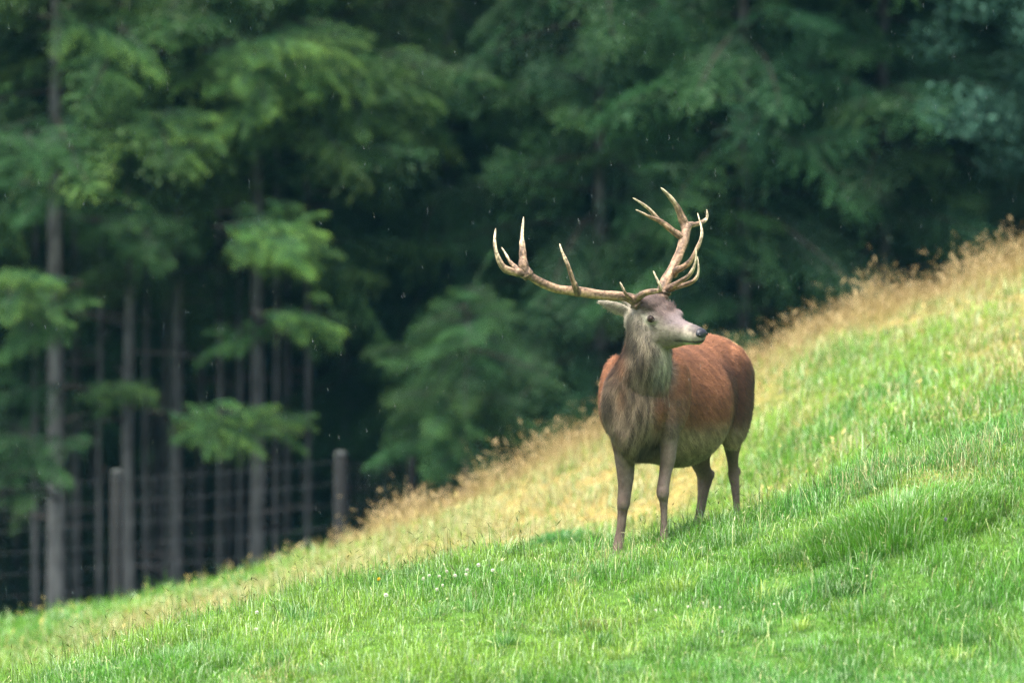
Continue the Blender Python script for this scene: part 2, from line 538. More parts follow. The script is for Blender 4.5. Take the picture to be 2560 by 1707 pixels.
for i, (cx, cy) in enumerate(CLOV):
    q = on_ground(cx, cy, .125 if i < 14 else .085)
    g0 = gz(q[0], q[1]); h = max(.03, q[2] - g0)
    crestside = i < 14
    root = empty("clover_flower", (q[0], q[1], g0),
                 "round white clover flower standing in the grass downhill of the stag" if crestside else "tiny white clover flower low in the grass below the stag's feet",
                 "flower", "white clover on the grass crest" if crestside else "white clover in the lower grass")
    link("stem", stem_mesh("stem", h), M_stem, root)
    hd = link("flower_head", clover_me, M_petal, root); hd.location = (0, 0, h); hd.rotation_euler = (random.uniform(-.3, .3), random.uniform(-.3, .3), random.uniform(0, 6)); hd.scale = [random.uniform(.7, 1.0) * (1 if crestside else .6)] * 3
for (cx, cy, ci, co, r, nm, lb) in ((947, 1447, srgb(230, 180, 20), srgb(245, 205, 30), .011, "buttercup", "single small yellow buttercup beside the white clover"),
                                   (2363, 1298, srgb(120, 90, 150), srgb(178, 150, 200), .013, "thistle_flower", "single pale purple flower on the wide grass mound")):
    q = on_ground(cx, cy, .1); g0 = gz(q[0], q[1]); h = max(.05, q[2] - g0)
    root = empty(nm, (q[0], q[1], g0), lb, "flower")
    link("stem", stem_mesh("stem", h), M_stem, root)
    hd = link("flower_head", flower_head("flower_head", ci, co, r), M_petal, root); hd.location = (0, 0, h)

# ------------------------------------------------------------------ deer fence of posts and wire
def cyl_between(a, b, r0, r1, seg=8, rough=0.0):
    a = np.asarray(a, float); b = np.asarray(b, float)
    d = b - a; L = np.linalg.norm(d); d /= L
    s = np.cross(d, [0, 1, 0] if abs(d[1]) < .9 else [1, 0, 0]); s /= np.linalg.norm(s); u = np.cross(d, s)
    vv = []
    for p_, r_ in ((a, r0), (b, r1)):
        for k in range(seg):
            t = 2 * math.pi * k / seg
            rr = r_ * (1 + rough * math.sin(t * 3 + r_ * 90))
            vv.append(p_ + s * rr * math.cos(t) + u * rr * math.sin(t))
    return vv, seg

def tube_mesh(name, pts, radii, seg=8, caps=True):
    pts = np.asarray(pts, float); n = len(pts)
    T = np.gradient(pts, axis=0); T /= np.linalg.norm(T, axis=1)[:, None] + 1e-12
    ref = np.array([.13, .97, .2]); ref -= T[0] * ref.dot(T[0]); ref /= np.linalg.norm(ref)
    vv = []
    for i in range(n):
        ref = ref - T[i] * ref.dot(T[i]); ref /= np.linalg.norm(ref) + 1e-12
        u = np.cross(T[i], ref)
        t = np.arange(seg) * 2 * np.pi / seg
        vv.append(pts[i] + radii[i] * (np.cos(t)[:, None] * ref + np.sin(t)[:, None] * u))
    vv = np.concatenate(vv)
    ff = []
    for i in range(n - 1):
        for k in range(seg):
            a = i * seg + k; b = i * seg + (k + 1) % seg
            ff += [[a, b, b + seg], [a, b + seg, a + seg]]
    if caps:
        vv = np.concatenate([vv, pts[:1], pts[-1:]])
        c0, c1 = n * seg, n * seg + 1
        for k in range(seg):
            ff += [[c0, (k + 1) % seg, k], [c1, (n - 1) * seg + k, (n - 1) * seg + (k + 1) % seg]]
    return vv, np.array(ff)

FPOST = [(-1390, 56.0, 1205, .062), (-830, 56.0, 1200, .062), (-270, 56.0, 1215, .062), (291, 56.0, 1183, .058), (850, 56.0, 1137, .06), (1029, 58.6, 1152, .042), (1190, 61.2, 1160, .05), (1330, 63.8, 1150, .05)]
fr = P(291, 1183, 16.0); fz = gz(fr[0], fr[1])
fence = empty("wire_fence", (fr[0], fr[1], fz), "tall wire mesh deer fence on wooden posts at the edge of the wood", "fence")
F0_ = np.array([fr[0], fr[1], fz])
tops = []
for px, Yp, ptop, r in FPOST:
    t = P(px, ptop, Yp - 40); g0 = gz(t[0], t[1]) - .15
    h = t[2] - g0
    v, f = tube_mesh("post", [[0, 0, 0], [0, 0, h * .5], [.004, 0, h - .03], [.004, 0, h]], [r, r * .97, r * .95, r * .88], 12)
    o = link("post", mesh_np("post", v, f, None, False), M_post, fence)
    o.location = (t[0] - F0_[0], t[1] - F0_[1], g0 - F0_[2])
    v, f = tube_mesh("post_top", [[0, 0, 0], [0, 0, .022], [0, 0, .05]], [r * .97, r * 1.0, r * .55], 12)
    k = link("post_top", mesh_np("post_top", v, f, None, False), M_cut, o); k.location = (.004, 0, h - .012)
    tops.append(np.array([t[0], t[1] - r - .004, t[2]]))
for k in range(9):
    for a, b in zip(tops[:-1], tops[1:]):
        dz = -.05 - .19 * k
        n = 7
        pts = [a + (b - a) * (i / (n - 1)) + np.array([0, 0, dz - .02 * math.sin(math.pi * i / (n - 1))]) - F0_ for i in range(n)]
        v, f = tube_mesh("wire", pts, [.0009] * n, 4)
        link("wire", mesh_np("wire", v, f), M_wire, fence)
for a, b in zip(tops[:-1], tops[1:]):
    m = int(np.linalg.norm(b - a) / .3)
    for i in range(1, m):
        q = a + (b - a) * i / m - F0_
        v, f = tube_mesh("stay_wire", [q + [0, 0, -.06], q + [0, 0, -.8], q + [0, 0, -1.57]], [.0006] * 3, 4)
        link("stay_wire", mesh_np("stay_wire", v, f), M_wire, fence)

# ------------------------------------------------------------------ spruces
DARKN, MIDN, TIPN = srgb(26, 54, 34), srgb(48, 86, 46), srgb(112, 136, 50)
BLUEN = srgb(34, 68, 54)

def bough_template(nu, steps, seed, hang=True, size=.055):
    """unit-length drooping spruce bough along +X; returns verts, faces, tipness"""
    r_ = np.random.default_rng(seed)
    vv, ff, tt = [], [], []
    rise, droop = r_.uniform(.05, .22), r_.uniform(.25, .45)
    def spray(p0, d, L, nst, size, tip0, sag):
        side = np.cross(d, [0, 0, 1.0]); side /= np.linalg.norm(side) + 1e-9
        for k in range(nst):
            v = (k + r_.random()) / nst
            p = p0 + d * L * v + np.array([0, 0, -sag * L * v * v])
            for s in (-1, 1):
                out = d * r_.uniform(.5, 1.0) + s * side * r_.uniform(.4, 1.0) + np.array([0, 0, r_.uniform(-.55, .25)])
                out /= np.linalg.norm(out)
                ln = size * r_.uniform(.7, 1.5) * (1.1 - .4 * v)
                wd = np.cross(out, r_.normal(size=3)); wd /= np.linalg.norm(wd) + 1e-9
                b = len(vv)
                vv.extend([p - wd * size * .19, p + wd * size * .19, p + out * ln])
                ff.append([b, b + 1, b + 2])
                tp = tip0 + (1 - tip0) * v
                tt.extend([tp * .6, tp * .6, tp])
    for i in range(nu):
        u = .1 + .9 * (i + r_.random() * .6) / nu
        p = np.array([u, 0, rise * u - droop * u * u])
        Lt = .36 * (1 - u) ** .7 + .07
        for s in (-1, 1):
            a = r_.uniform(.75, 1.15)
            d = np.array([math.cos(a), s * math.sin(a), r_.uniform(-.15, .12)])
            spray(p, d, Lt * r_.uniform(.75, 1.2), steps, size, u * .75, r_.uniform(.25, .7))
        if hang and u > .2:
            for _ in range(2):
                d = np.array([r_.uniform(-.1, .45), r_.uniform(-.8, .8), -1.0]); d /= np.linalg.norm(d)
                spray(p + [0, r_.uniform(-.12, .12) * (1.2 - u), 0], d, r_.uniform(.08, .26), max(3, steps // 2), size * .9, u * .6, 0)
    tip = np.array([1, 0, rise - droop])
    spray(tip - [.06, 0, 0], np.array([1, 0, -.2]), .12, steps, size * .9, .9, .3)
    # woody stem
    n = 5
    us = np.linspace(0, .95, n)
    sv, sf = tube_mesh("s", np.stack([us, 0 * us, rise * us - droop * us * us], 1), .012 * (1 - .8 * us), 4, False)
    b = len(vv)
    vv.extend(list(sv)); ff.extend((sf + b).tolist()); tt.extend([-1.0] * len(sv))
    return np.array(vv), np.array(ff), np.array(tt)

BT = [bough_template(26, 12, 100 + i, True, .028) for i in range(6)]
BTM = [bough_template(13, 7, 150 + i, True, .05) for i in range(5)]
BTL = [bough_template(9, 4, 200 + i, False) for i in range(4)]

def place_bough(tpl, origin, az, L, pitch=0.0, roll=0.0, fat=1.0, hue=0.0, bright=1.0):
    v, f, t = tpl
    v = v * [L, L * fat, L]
    cr, sr = math.cos(roll), math.sin(roll)
    v = np.stack([v[:, 0], v[:, 1] * cr - v[:, 2] * sr, v[:, 1] * sr + v[:, 2] * cr], 1)
    cp, sp = math.cos(pitch), math.sin(pitch)
    v = np.stack([v[:, 0] * cp - v[:, 2] * sp, v[:, 1], v[:, 0] * sp + v[:, 2] * cp], 1)
    ca, sa = math.cos(az), math.sin(az)
    v = np.stack([v[:, 0] * ca - v[:, 1] * sa, v[:, 0] * sa + v[:, 1] * ca, v[:, 2]], 1) + origin
    tc = np.clip(t, 0, 1)
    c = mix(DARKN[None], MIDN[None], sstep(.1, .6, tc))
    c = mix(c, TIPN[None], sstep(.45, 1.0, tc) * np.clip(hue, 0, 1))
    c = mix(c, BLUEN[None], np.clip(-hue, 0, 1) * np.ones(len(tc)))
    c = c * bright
    c[t < 0] = srgb(60, 54, 48)
    return v, f, c

def crown_mesh(name, seed, H, z0, lmax, taper, hue_rng, low_full=6.5, whorl=.36, per=5, gap=0.0):
    r_ = np.random.default_rng(seed)
    parts = []
    z = z0
    while z < H - .3:
        L = min(lmax, (H - z) * taper + .25)
        full = z < low_full
        k = per if full else per - 1
        a0 = r_.random() * 6.28
        for j in range(k):
            if r_.random() < gap:
                continue
            tpl = BT[r_.integers(len(BT))] if full else BTL[r_.integers(len(BTL))]
            parts.append(place_bough(tpl, np.array([0, 0, z + r_.uniform(-.12, .12)]), a0 + j * 6.28 / k + r_.uniform(-.3, .3),
                                     L * r_.uniform(.65, 1.1), r_.uniform(-.45, .35), r_.normal(0, .5), r_.uniform(.8, 1.2), r_.uniform(*hue_rng), r_.uniform(.6, 1.55)))
        z += whorl * (1.0 if full else 1.35)
    # leader
    parts.append(place_bough(BTL[0], np.array([0, 0, H - .6]), 0, .7, 1.45))
    return mesh_np(name, *merge(parts))

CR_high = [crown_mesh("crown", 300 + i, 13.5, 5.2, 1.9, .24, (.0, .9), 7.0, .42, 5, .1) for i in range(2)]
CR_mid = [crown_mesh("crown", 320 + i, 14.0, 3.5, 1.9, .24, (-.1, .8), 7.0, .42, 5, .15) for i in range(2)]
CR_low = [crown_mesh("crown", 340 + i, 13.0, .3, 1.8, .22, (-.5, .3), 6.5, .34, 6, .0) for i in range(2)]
CR_young = crown_mesh("crown", 360, 3.05, 1.35, .9, .75, (-.1, .55), 6, .17, 8, .0)

def trunk_mesh(name, H, r, lean=(0, 0), seed=0, snags=10, snag_top=4.5):
    r_ = np.random.default_rng(seed)
    zs = np.array([-.3, 0, .15, .6, 2, 4, 7, 10, H - .2])
    pts = np.stack([lean[0] * zs + .012 * np.sin(zs * 1.3 + seed), lean[1] * zs + .012 * np.cos(zs * 1.1 + seed), zs], 1)
    rad = r * np.interp(zs, [-.3, .15, 1, H], [1.35, 1.15, 1, .12])
    parts = []
    v, f = tube_mesh("t", pts, rad, 10)
    parts.append((v, f, np.zeros_like(v)))
    return mesh_np(name, v, f, None, True)

def snag_mesh(seed):
    r_ = np.random.default_rng(seed)
    L = r_.uniform(.4, 1.2); k = r_.uniform(-.2, .2)
    v, f = tube_mesh("s", [[.02, 0, 0], [L * .5, .03, k * .4], [L, r_.uniform(-.06, .06), k - .06]], [.013, .009, .003], 5)
    return mesh_np("dead_branch", v, f)

SN = [snag_mesh(400 + i) for i in range(5)]
TR = {}
def tree(px, Y, w_px, kind, label, group, lean=(0, 0), snags=True, name="spruce_tree", zoff=0.0, scale=1.0):
    x = (px - 1280) * Y / 16000
    z = gz(x, Y) + zoff
    root = empty(name, (x, Y, z), label, "tree", group)
    r = w_px * Y / 16000 / 2
    H = 13.0
    key = (round(r, 3), lean)
    if key not in TR:
        TR[key] = trunk_mesh("trunk", H, r, lean, len(TR))
    link("trunk", TR[key], M_bark, root)
    me = random.choice({'high': CR_high, 'mid': CR_mid, 'low': CR_low}[kind])
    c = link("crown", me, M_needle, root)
    c.rotation_euler = (math.atan(-lean[1]), math.atan(lean[0]), random.uniform(0, 6.28))
    if snags:
        for _ in range(7):
            s = link("dead_branch", random.choice(SN), M_branch, root)
            s.location = (0, 0, random.uniform(.9, 4.8)); s.rotation_euler.z = random.uniform(0, 6.28)
    if scale != 1:
        root.scale = (scale,) * 3
    root.rotation_euler.z = 0
    return root

T = {}
T['a'] = tree(140, 59.5, 50, 'high', "thickest grey spruce trunk with hanging boughs beside the fence", None)
T['b'] = tree(190, 62.5, 27, 'high', "straight spruce trunk standing close behind the thickest trunk", None)
T['c'] = tree(322, 59.8, 33, 'high', "pale grey spruce trunk just behind a leaning fence post", None)
T['d'] = tree(442, 60.5, 36, 'high', "brownish spruce trunk between the two wooden fence posts, bare low down", None)
T['e'] = tree(502, 63.5, 20, 'high', "slim spruce trunk close beside the brownish trunk", None)
T['f'] = tree(642, 60.0, 38, 'mid', "straight spruce trunk with bright yellow-green low boughs near the wire", None)
T['g'] = tree(716, 62.5, 20, 'mid', "slim spruce trunk next to the second fence post", None)
T['h'] = tree(1120, 62.5, 40, 'low', "dense dark spruce standing directly behind the young rounded spruce", None, snags=False)
for px, Y, w, k in ((88, 60.6, 17, 'high'), (250, 60.4, 15, 'high'), (366, 60.8, 17, 'high'), (412, 61.0, 13, 'high'), (548, 60.7, 16, 'high'), (598, 61.0, 14, 'high'), (690, 60.6, 13, 'high'), (768, 60.8, 14, 'high'), (40, 64, 26, 'high'), (235, 66, 20, 'mid'), (395, 67, 24, 'mid'), (575, 66, 22, 'mid'), (775, 66, 16, 'mid'), (860, 64, 24, 'mid'), (960, 66.5, 26, 'mid'), (1080, 67, 22, 'low'), (-180, 60.5, 40, 'mid'), (-90, 64, 26, 'low'), (-420, 61, 38, 'mid'), (-700, 62, 36, 'low')):
    tree(px, Y, w, k, "thin dark spruce trunk deep in the shade behind the fence", "shaded spruces behind the fence")
for px, Y, w, lb in ((1330, 62.5, 36, "dense dark spruce standing next to the young rounded spruce"), (1500, 60.5, 34, "dense dark spruce standing behind the stag's low right antler"),
                     (1690, 62.0, 36, "dense dark spruce standing behind the stag's upright left antler"), (1860, 60.0, 34, "dense dark spruce standing behind the stag's rump"),
                     (2040, 61.5, 38, "dense dark spruce behind the brown grass just uphill of the stag's rump"), (2210, 60.5, 34, "dense dark spruce two trees downhill of the broadleaved tree"),
                     (2370, 62.0, 34, "dense dark spruce right beside the broadleaved tree"), (2560, 64.5, 34, "dense dark spruce standing behind the broadleaved tree"),
                     (2740, 61.0, 36, ""), (2930, 62.5, 36, ""), (3150, 61.0, 36, "")):
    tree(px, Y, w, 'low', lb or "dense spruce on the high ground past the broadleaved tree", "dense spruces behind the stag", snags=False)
for j, Y in enumerate((69.5, 73.5, 78.0, 83.5)):
    for i in range(13):
        px = -900 + i * 370 + (j % 2) * 180 + random.uniform(-70, 70)
        tree(px, Y + random.uniform(-1, 1), 34, random.choice(['low', 'low', 'mid']), "spruce in the dark depth of the wood", "spruces deep in the wood", snags=False)
for x0 in (-9.5, -12.5, -16, -20, 10.5, 13.5, 17, 21):
    for Y in (61.5, 66.5, 73):
        tree(1280 + 16000 * (x0 + random.uniform(-.6, .6)) / Y, Y + random.uniform(-1, 1), 36, 'low', "spruce at the wood's edge well beyond the fence", "spruces along the wood's edge", snags=False)

# a young rounded spruce standing in front of the wood, near the stag's antler
x = (1165 - 1280) * 58.6 / 16000
yr = empty("young_spruce", (x, 58.6, gz(x, 58.6) - .1), "young light green spruce with rounded top behind the stag's antlers", "tree")
v, f = tube_mesh("trunk", [[0, 0, -.2], [0, 0, .6], [0, 0, 1.8], [.02, 0, 2.5]], [.065, .05, .018, .006], 8)
link("trunk", mesh_np("trunk", v, f, None, True), M_bark, yr)
link("crown", CR_young, M_needle, yr)

# low boughs picked out in the photograph, each reaching out from its tree
def bough(tr, px, py, Yt, L, hue, bright, az, fat=1.0, tpl=None, pitch=0.0, roll=0.0):
    """centre of the spray surveyed at (px, py); it grows from the trunk along az"""
    root = T[tr]
    c = P(px, py, Yt - 40)
    t_ = BT[tpl if tpl is not None else random.randrange(len(BT))]
    d = np.array([math.cos(az), math.sin(az), 0])
    o = c - d * L * .55 + np.array([0, 0, .06 * L])
    b0 = np.array(root.location)
    bits = [place_bough(t_, np.zeros(3), az, L * .8, pitch, roll, fat * .8, hue, bright)]
    for _ in range(8):
        u = random.uniform(.05, .8)
        bits.append(place_bough(random.choice(BTM), d * L * u * .8 + np.array([0, 0, random.uniform(-.10, .08) * L]), az + random.uniform(-1.3, 1.3), L * random.uniform(.25, .5),
                                random.uniform(-.75, .45), random.uniform(-.9, .9), random.uniform(.7, 1.0), hue * random.uniform(.4, 1.1), bright * random.uniform(.7, 1.15)))
    v, f, k = merge(bits)
    # bare limb that carries the spray back to its trunk
    tr0 = np.array([b0[0], b0[1], o[2] - .12]) - o
    mid = tr0 * .5 + np.array([0, 0, .03])
    sv, sf = tube_mesh("s", [tr0, mid, np.zeros(3)], [.022, .017, .012], 5, False)
    v, f, k = merge([(v, f, k), (sv, sf, np.repeat(srgb(70, 64, 58)[None], len(sv), 0))])
    ob = link("bough", mesh_np("bough", v, f, k), M_needle, root)
    ob.location = o - b0

D_ = math.pi
BO = [('f', 700, 150, 58.6, 1.7, .9, 1.35, -.6), ('f', 640, 200, 58.8, 1.5, .7, 1.2, -2.4), ('f', 820, 95, 58.9, 1.4, .8, 1.3, -.4),
      ('f', 1000, 190, 59.2, 1.7, .5, 1.05, -.15), ('f', 940, 250, 59.3, 1.5, .4, .9, -.35), ('f', 640, 270, 58.6, 1.0, .3, .9, -1.6),
      ('c', 300, 60, 58.8, 1.6, .7, 1.1, -.5), ('c', 430, 330, 58.6, 1.4, .8, 1.2, -.35), ('c', 500, 350, 58.6, 1.0, .9, 1.2, -.9),
      ('c', 330, 350, 58.9, 1.1, .2, .8, -2.4), ('c', 330, 560, 58.7, 1.5, .15, .9, -.6), ('c', 400, 570, 58.6, 1.2, .2, .9, -.2), ('c', 240, 540, 58.9, 1.1, .1, .8, -2.7),
      ('f', 720, 590, 58.5, 1.35, 1.0, 1.45, -.35), ('f', 740, 625, 58.4, 1.0, 1.0, 1.5, -.9), ('f', 650, 600, 58.7, .9, .8, 1.2, -1.8), ('f', 700, 545, 58.9, 1.1, .4, 1.1, -.1),
      ('f', 790, 800, 58.5, 1.1, .8, 1.2, -.25), ('f', 740, 820, 58.7, .9, .5, 1.0, -1.0), ('f', 590, 850, 58.9, 1.0, .3, .85, -2.3),
      ('d', 560, 1050, 58.6, 1.3, .8, 1.15, -.25), ('d', 680, 1050, 58.7, 1.0, .8, 1.15, -.1), ('d', 520, 1080, 58.5, .9, .5, 1.0, -1.2), ('d', 640, 1070, 58.5, .8, .6, 1.1, -.8),
      ('c', 320, 985, 58.7, .95, .7, .95, -.2), ('c', 270, 995, 58.8, .6, .5, .9, -2.9),
      ('a', 60, 400, 58.2, 1.3, .1, .85, -2.6), ('a', 80, 480, 58.1, 1.2, .0, .8, -2.0), ('a', 100, 360, 58.4, 1.0, .2, .9, -.5),
      ('a', 40, 730, 58.0, 1.2, 1.0, 1.3, -2.7), ('a', 110, 740, 58.0, .9, .8, 1.2, -.7), ('a', 60, 830, 58.0, 1.2, .25, .9, -2.3), ('a', 140, 800, 58.1, .9, .4, 1.0, -.7),
      ('a', 60, 1130, 58.0, 1.3, .05, .8, -2.6), ('a', 130, 1150, 58.0, 1.0, .2, .9, -.8), ('a', 60, 1240, 58.0, .8, .4, .9, -1.8), ('a', 30, 980, 58.2, 1.1, .0, .7, -2.8),
      ('g', 870, 350, 60.5, 1.2, .6, .95, -.2), ('g', 960, 330, 60.7, 1.2, .7, 1.05, -.1), ('g', 800, 420, 60.5, 1.3, .3, .8, -.6), ('g', 920, 490, 60.6, 1.0, .4, .8, -.4)]
for b_ in BO:  # brightness per bough paints the light on lit sprays into needle colour
    bough(b_[0], b_[1], b_[2], b_[3], b_[4], min(1, b_[5] * 1.2), b_[6] * 1.6, b_[7], 1.0, None, random.uniform(-.2, .2), random.uniform(-.4, .4))
    if b_[5] > .45:
      bough(b_[0], b_[1] + random.uniform(-45, 45), b_[2] + random.uniform(-20, 45), b_[3] + random.uniform(.1, .4), b_[4] * random.uniform(.6, .9), b_[5] * .7, b_[6] * 1.15,
          b_[7] + random.uniform(-.6, .6), 1.0, None, random.uniform(-.35, .2), random.uniform(-.6, .6))

# broadleaved tree at the top of the slope
def leaf_cloud(n, blobs, size, c1, c2, seed):
    r_ = np.random.default_rng(seed)
    w = np.array([b[3] ** 2 for b in blobs]); w /= w.sum()
    k = r_.choice(len(blobs), n, p=w)
    B = np.array(blobs)
    d = r_.normal(size=(n, 3)); d /= np.linalg.norm(d, axis=1)[:, None]
    rr = B[k, 3] * (.55 + .5 * r_.random(n))
    p = B[k, :3] + d * rr[:, None] * [1, 1, .75]
    a = r_.normal(size=(n, 3)) + [0, 0, .2]; a /= np.linalg.norm(a, axis=1)[:, None]
    nn = d * .6 + [0, 0, .8] + r_.normal(size=(n, 3)) * .35
    s = np.cross(a, nn); s /= np.linalg.norm(s, axis=1)[:, None] + 1e-9
    L = size * (.7 + .6 * r_.random(n))[:, None]
    v = np.stack([p - a * L * .5, p + s * L * .3, p + a * L * .5, p - s * L * .3], 1).reshape(-1, 3)
    b = np.arange(n)[:, None] * 4
    f = np.concatenate([b + [0, 1, 2], b + [0, 2, 3]], 1).reshape(-1, 3)
    c = mix(c1[None], c2[None], r_.random(n)) * (.7 + .5 * r_.random(n))[:, None]
    return v, f, np.repeat(c, 4, 0)

x = (2590 - 1280) * 60.0 / 16000
br = empty("broadleaf_tree", (x, 59.0, gz(x, 59.0)), "pale bluish green broadleaved tree at the top of the slope", "tree")
v, f = tube_mesh("trunk", [[0, 0, -.2], [.03, 0, 1.0], [0, .05, 2.2], [.1, 0, 3.4], [.1, .1, 5.0]], [.12, .1, .09, .06, .02], 8)
link("trunk", mesh_np("trunk", v, f, None, True), M_bark, br)
r_ = np.random.default_rng(5)
blobs = [(r_.normal(0, .75), r_.normal(0, .5), 1.6 + 4.0 * r_.random(), .22 + .25 * r_.random()) for _ in range(46)]
link("crown", mesh_np("crown", *leaf_cloud(9000, blobs, .075, srgb(36, 74, 56), srgb(72, 110, 92), 6)), M_leaf, br)

# ------------------------------------------------------------------ the stag
BACK = np.array([.40, .9165, 0]); LEFT = np.array([.9165, -.40, 0])      # BACK: from chest to rump; LEFT: the stag's left side
FC = np.array([.80, 40.06, 0.0])
SRC_V, SRC_F, SRC_C, SRC_P = [], [], [], []
PART = [0]        # 0 trunk, 1 leg, 2 neck, 3 head, 4 ear, 5 tail

def catmull(ctrl, per):
    ctrl = np.asarray(ctrl, float)
    n = len(ctrl); out = []
    for i in range(n - 1):
        p0 = ctrl[max(i - 1, 0)]; p1 = ctrl[i]; p2 = ctrl[i + 1]; p3 = ctrl[min(i + 2, n - 1)]
        for k in range(per):
            t = k / per
            out.append(.5 * ((2 * p1) + (-p0 + p2) * t + (2 * p0 - 5 * p1 + 4 * p2 - p3) * t * t + (-p0 + 3 * p1 - 3 * p2 + p3) * t ** 3))
    out.append(ctrl[-1])
    return np.array(out)

def add_loft(rows_, per, seg, colfn):
    """rows_: (centre3, w3, u3, up, down) flattened; colfn(tt, theta, pos)->rgb"""
    rows_ = [r_ if len(r_) == 6 else (*r_, 0.0) for r_ in rows_]
    ctrl = np.array([np.concatenate([c, w, u, [a, b, k]]) for c, w, u, a, b, k in rows_])
    R_ = catmull(ctrl, per)
    n = len(R_)
    th = np.arange(seg) * 2 * np.pi / seg
    base = sum(len(v) for v in SRC_V)
    V_ = []
    for r_ in R_:
        c, w, u, a, b = r_[:3], r_[3:6], r_[6:9], r_[9], r_[10]
        s = np.sin(th)
        V_.append(c + (np.cos(th) * (1 - r_[11] * np.maximum(-s, 0) ** 1.3))[:, None] * w + (np.where(s > 0, a, b) * s)[:, None] * u)
    V_ = np.concatenate(V_)
    F_ = []
    for i in range(n - 1):
        for k in range(seg):
            a = i * seg + k; b = i * seg + (k + 1) % seg
            F_ += [[a, b, b + seg], [a, b + seg, a + seg]]
    V_ = np.concatenate([V_, R_[:1, :3], R_[-1:, :3]])
    for k in range(seg):
        F_ += [[n * seg, (k + 1) % seg, k], [n * seg + 1, (n - 1) * seg + k, (n - 1) * seg + (k + 1) % seg]]
    F_ = np.array(F_)
    # orientation
    ctr = V_.mean(0)
    vol = np.einsum('ij,ij->', V_[F_[:, 0]] - ctr, np.cross(V_[F_[:, 1]] - ctr, V_[F_[:, 2]] - ctr))
    if vol < 0:
        F_ = F_[:, ::-1]
    tt = np.concatenate([np.repeat(np.linspace(0, 1, n), seg), [0, 1]])
    tth = np.concatenate([np.tile(th, n), [0, 0]])
    SRC_V.append(V_); SRC_F.append(F_ + base); SRC_C.append(colfn(tt, tth, V_)); SRC_P.append(np.full(len(V_), PART[0]))

def blob(c, r, colr, axes=None):
    """ellipsoid r=(a,b,c) along axes rows"""
    A = np.eye(3) if axes is None else np.asarray(axes)
    rows_ = []
    for t in (-.97, -.7, -.35, 0, .35, .7, .97):
        q = math.sqrt(1 - t * t)
        rows_.append((np.asarray(c) + A[2] * r[2] * t, A[0] * r[0] * q, A[1] * r[1] * q, 1, 1))
    add_loft(rows_, 2, 14, (lambda t, th, p: np.repeat(np.asarray(colr)[None], len(t), 0)) if not callable(colr) else colr)

RED, REDL, REDD = srgb(128, 84, 57), srgb(152, 104, 73), srgb(78, 51, 36)
GREYB, GREYD, TAN = srgb(108, 95, 77), srgb(72, 62, 50), srgb(144, 128, 96)
LEGC, LEGL = srgb(112, 96, 84), srgb(144, 130, 114)
PALE, FACE, FOREH = srgb(172, 164, 144), srgb(140, 130, 116), srgb(88, 73, 68)
BLACKISH = srgb(44, 32, 26)

def torso_col(t, th, p):
    rel = p - FC
    s = rel @ BACK; q = rel @ LEFT; z = p[:, 2]
    n = fbm(s * 9 + 5, z * 9 + q * 5, 71)
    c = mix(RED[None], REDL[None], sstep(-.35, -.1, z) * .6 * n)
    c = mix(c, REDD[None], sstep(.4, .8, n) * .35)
    c = mix(c, srgb(64, 43, 31)[None], .95 * sstep(.70, .79, s + .22 * (z + .3)) * (1 - sstep(-.22, -.04, z)))  # dark brown thigh, deepened in colour to make up for soft shading
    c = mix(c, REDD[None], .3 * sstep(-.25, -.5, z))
    belly = sstep(-.50, -.60, z + .03 * (n - .5)) * sstep(.05, .25, s)
    c = mix(c, TAN[None], belly * .9)
    front = 1 - sstep(-.14, .06, s + .26 * sstep(.13, .22, np.abs(q)))
    front = np.maximum(front, (1 - sstep(.0, .3, s)) * sstep(-.44, -.66, z))
    grey = mix(GREYB[None], GREYD[None], sstep(.35, .65, n) * .8)
    c = mix(c, grey, front * .92)
    tailp = sstep(1.24, 1.31, s) * (1 - sstep(-.06, .0, z)) * sstep(-.42, -.3, z)
    c = mix(c, BLACKISH[None], tailp * .85)
    c = mix(c, srgb(196, 160, 110)[None], sstep(1.12, 1.2, s) * sstep(-.12, -.05, z) * .85)
    return c

def torso_row(s, w, zt, zb, vee=0.0):
    zc = zt * .5 + zb * .5
    c = FC + BACK * s; c = np.array([c[0], c[1], zc])
    return (c, LEFT * w, np.array([0, 0, 1.0]), zt - zc, zc - zb, vee)

TOR = [(-.28, .07, -.26, -.60, .2), (-.24, .14, -.19, -.68, .35), (-.16, .205, -.13, -.735, .6), (-.04, .235, -.07, -.755, .62), (.10, .245, -.03, -.76, .55), (.27, .25, -.025, -.765, .25),
       (.48, .315, -.03, -.785), (.66, .343, -.025, -.795), (.80, .318, .0, -.75), (.97, .30, .04, -.66), (1.10, .31, .046, -.56), (1.20, .30, .03, -.52), (1.28, .25, -.01, -.46), (1.335, .17, -.075, -.40), (1.36, .08, -.13, -.34)]
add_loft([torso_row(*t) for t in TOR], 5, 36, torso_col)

# withers and shoulder blades
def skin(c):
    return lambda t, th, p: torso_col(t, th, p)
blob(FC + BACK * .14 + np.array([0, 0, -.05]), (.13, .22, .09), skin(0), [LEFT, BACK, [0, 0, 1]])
for sgn in (1, -1):
    a = np.array([0, -.25, 1.0]); a = BACK * -.22 + np.array([0, 0, -1]); a /= np.linalg.norm(a)
    b = np.cross(a, LEFT)
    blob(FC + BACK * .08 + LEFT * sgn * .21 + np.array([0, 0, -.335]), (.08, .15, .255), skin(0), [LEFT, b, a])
    # thigh mass
    a = BACK * -.16 + np.array([0, 0, -1]); a /= np.linalg.norm(a); b = np.cross(a, LEFT)
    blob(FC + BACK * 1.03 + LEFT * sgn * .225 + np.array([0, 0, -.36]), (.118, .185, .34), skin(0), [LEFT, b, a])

PART[0] = 1
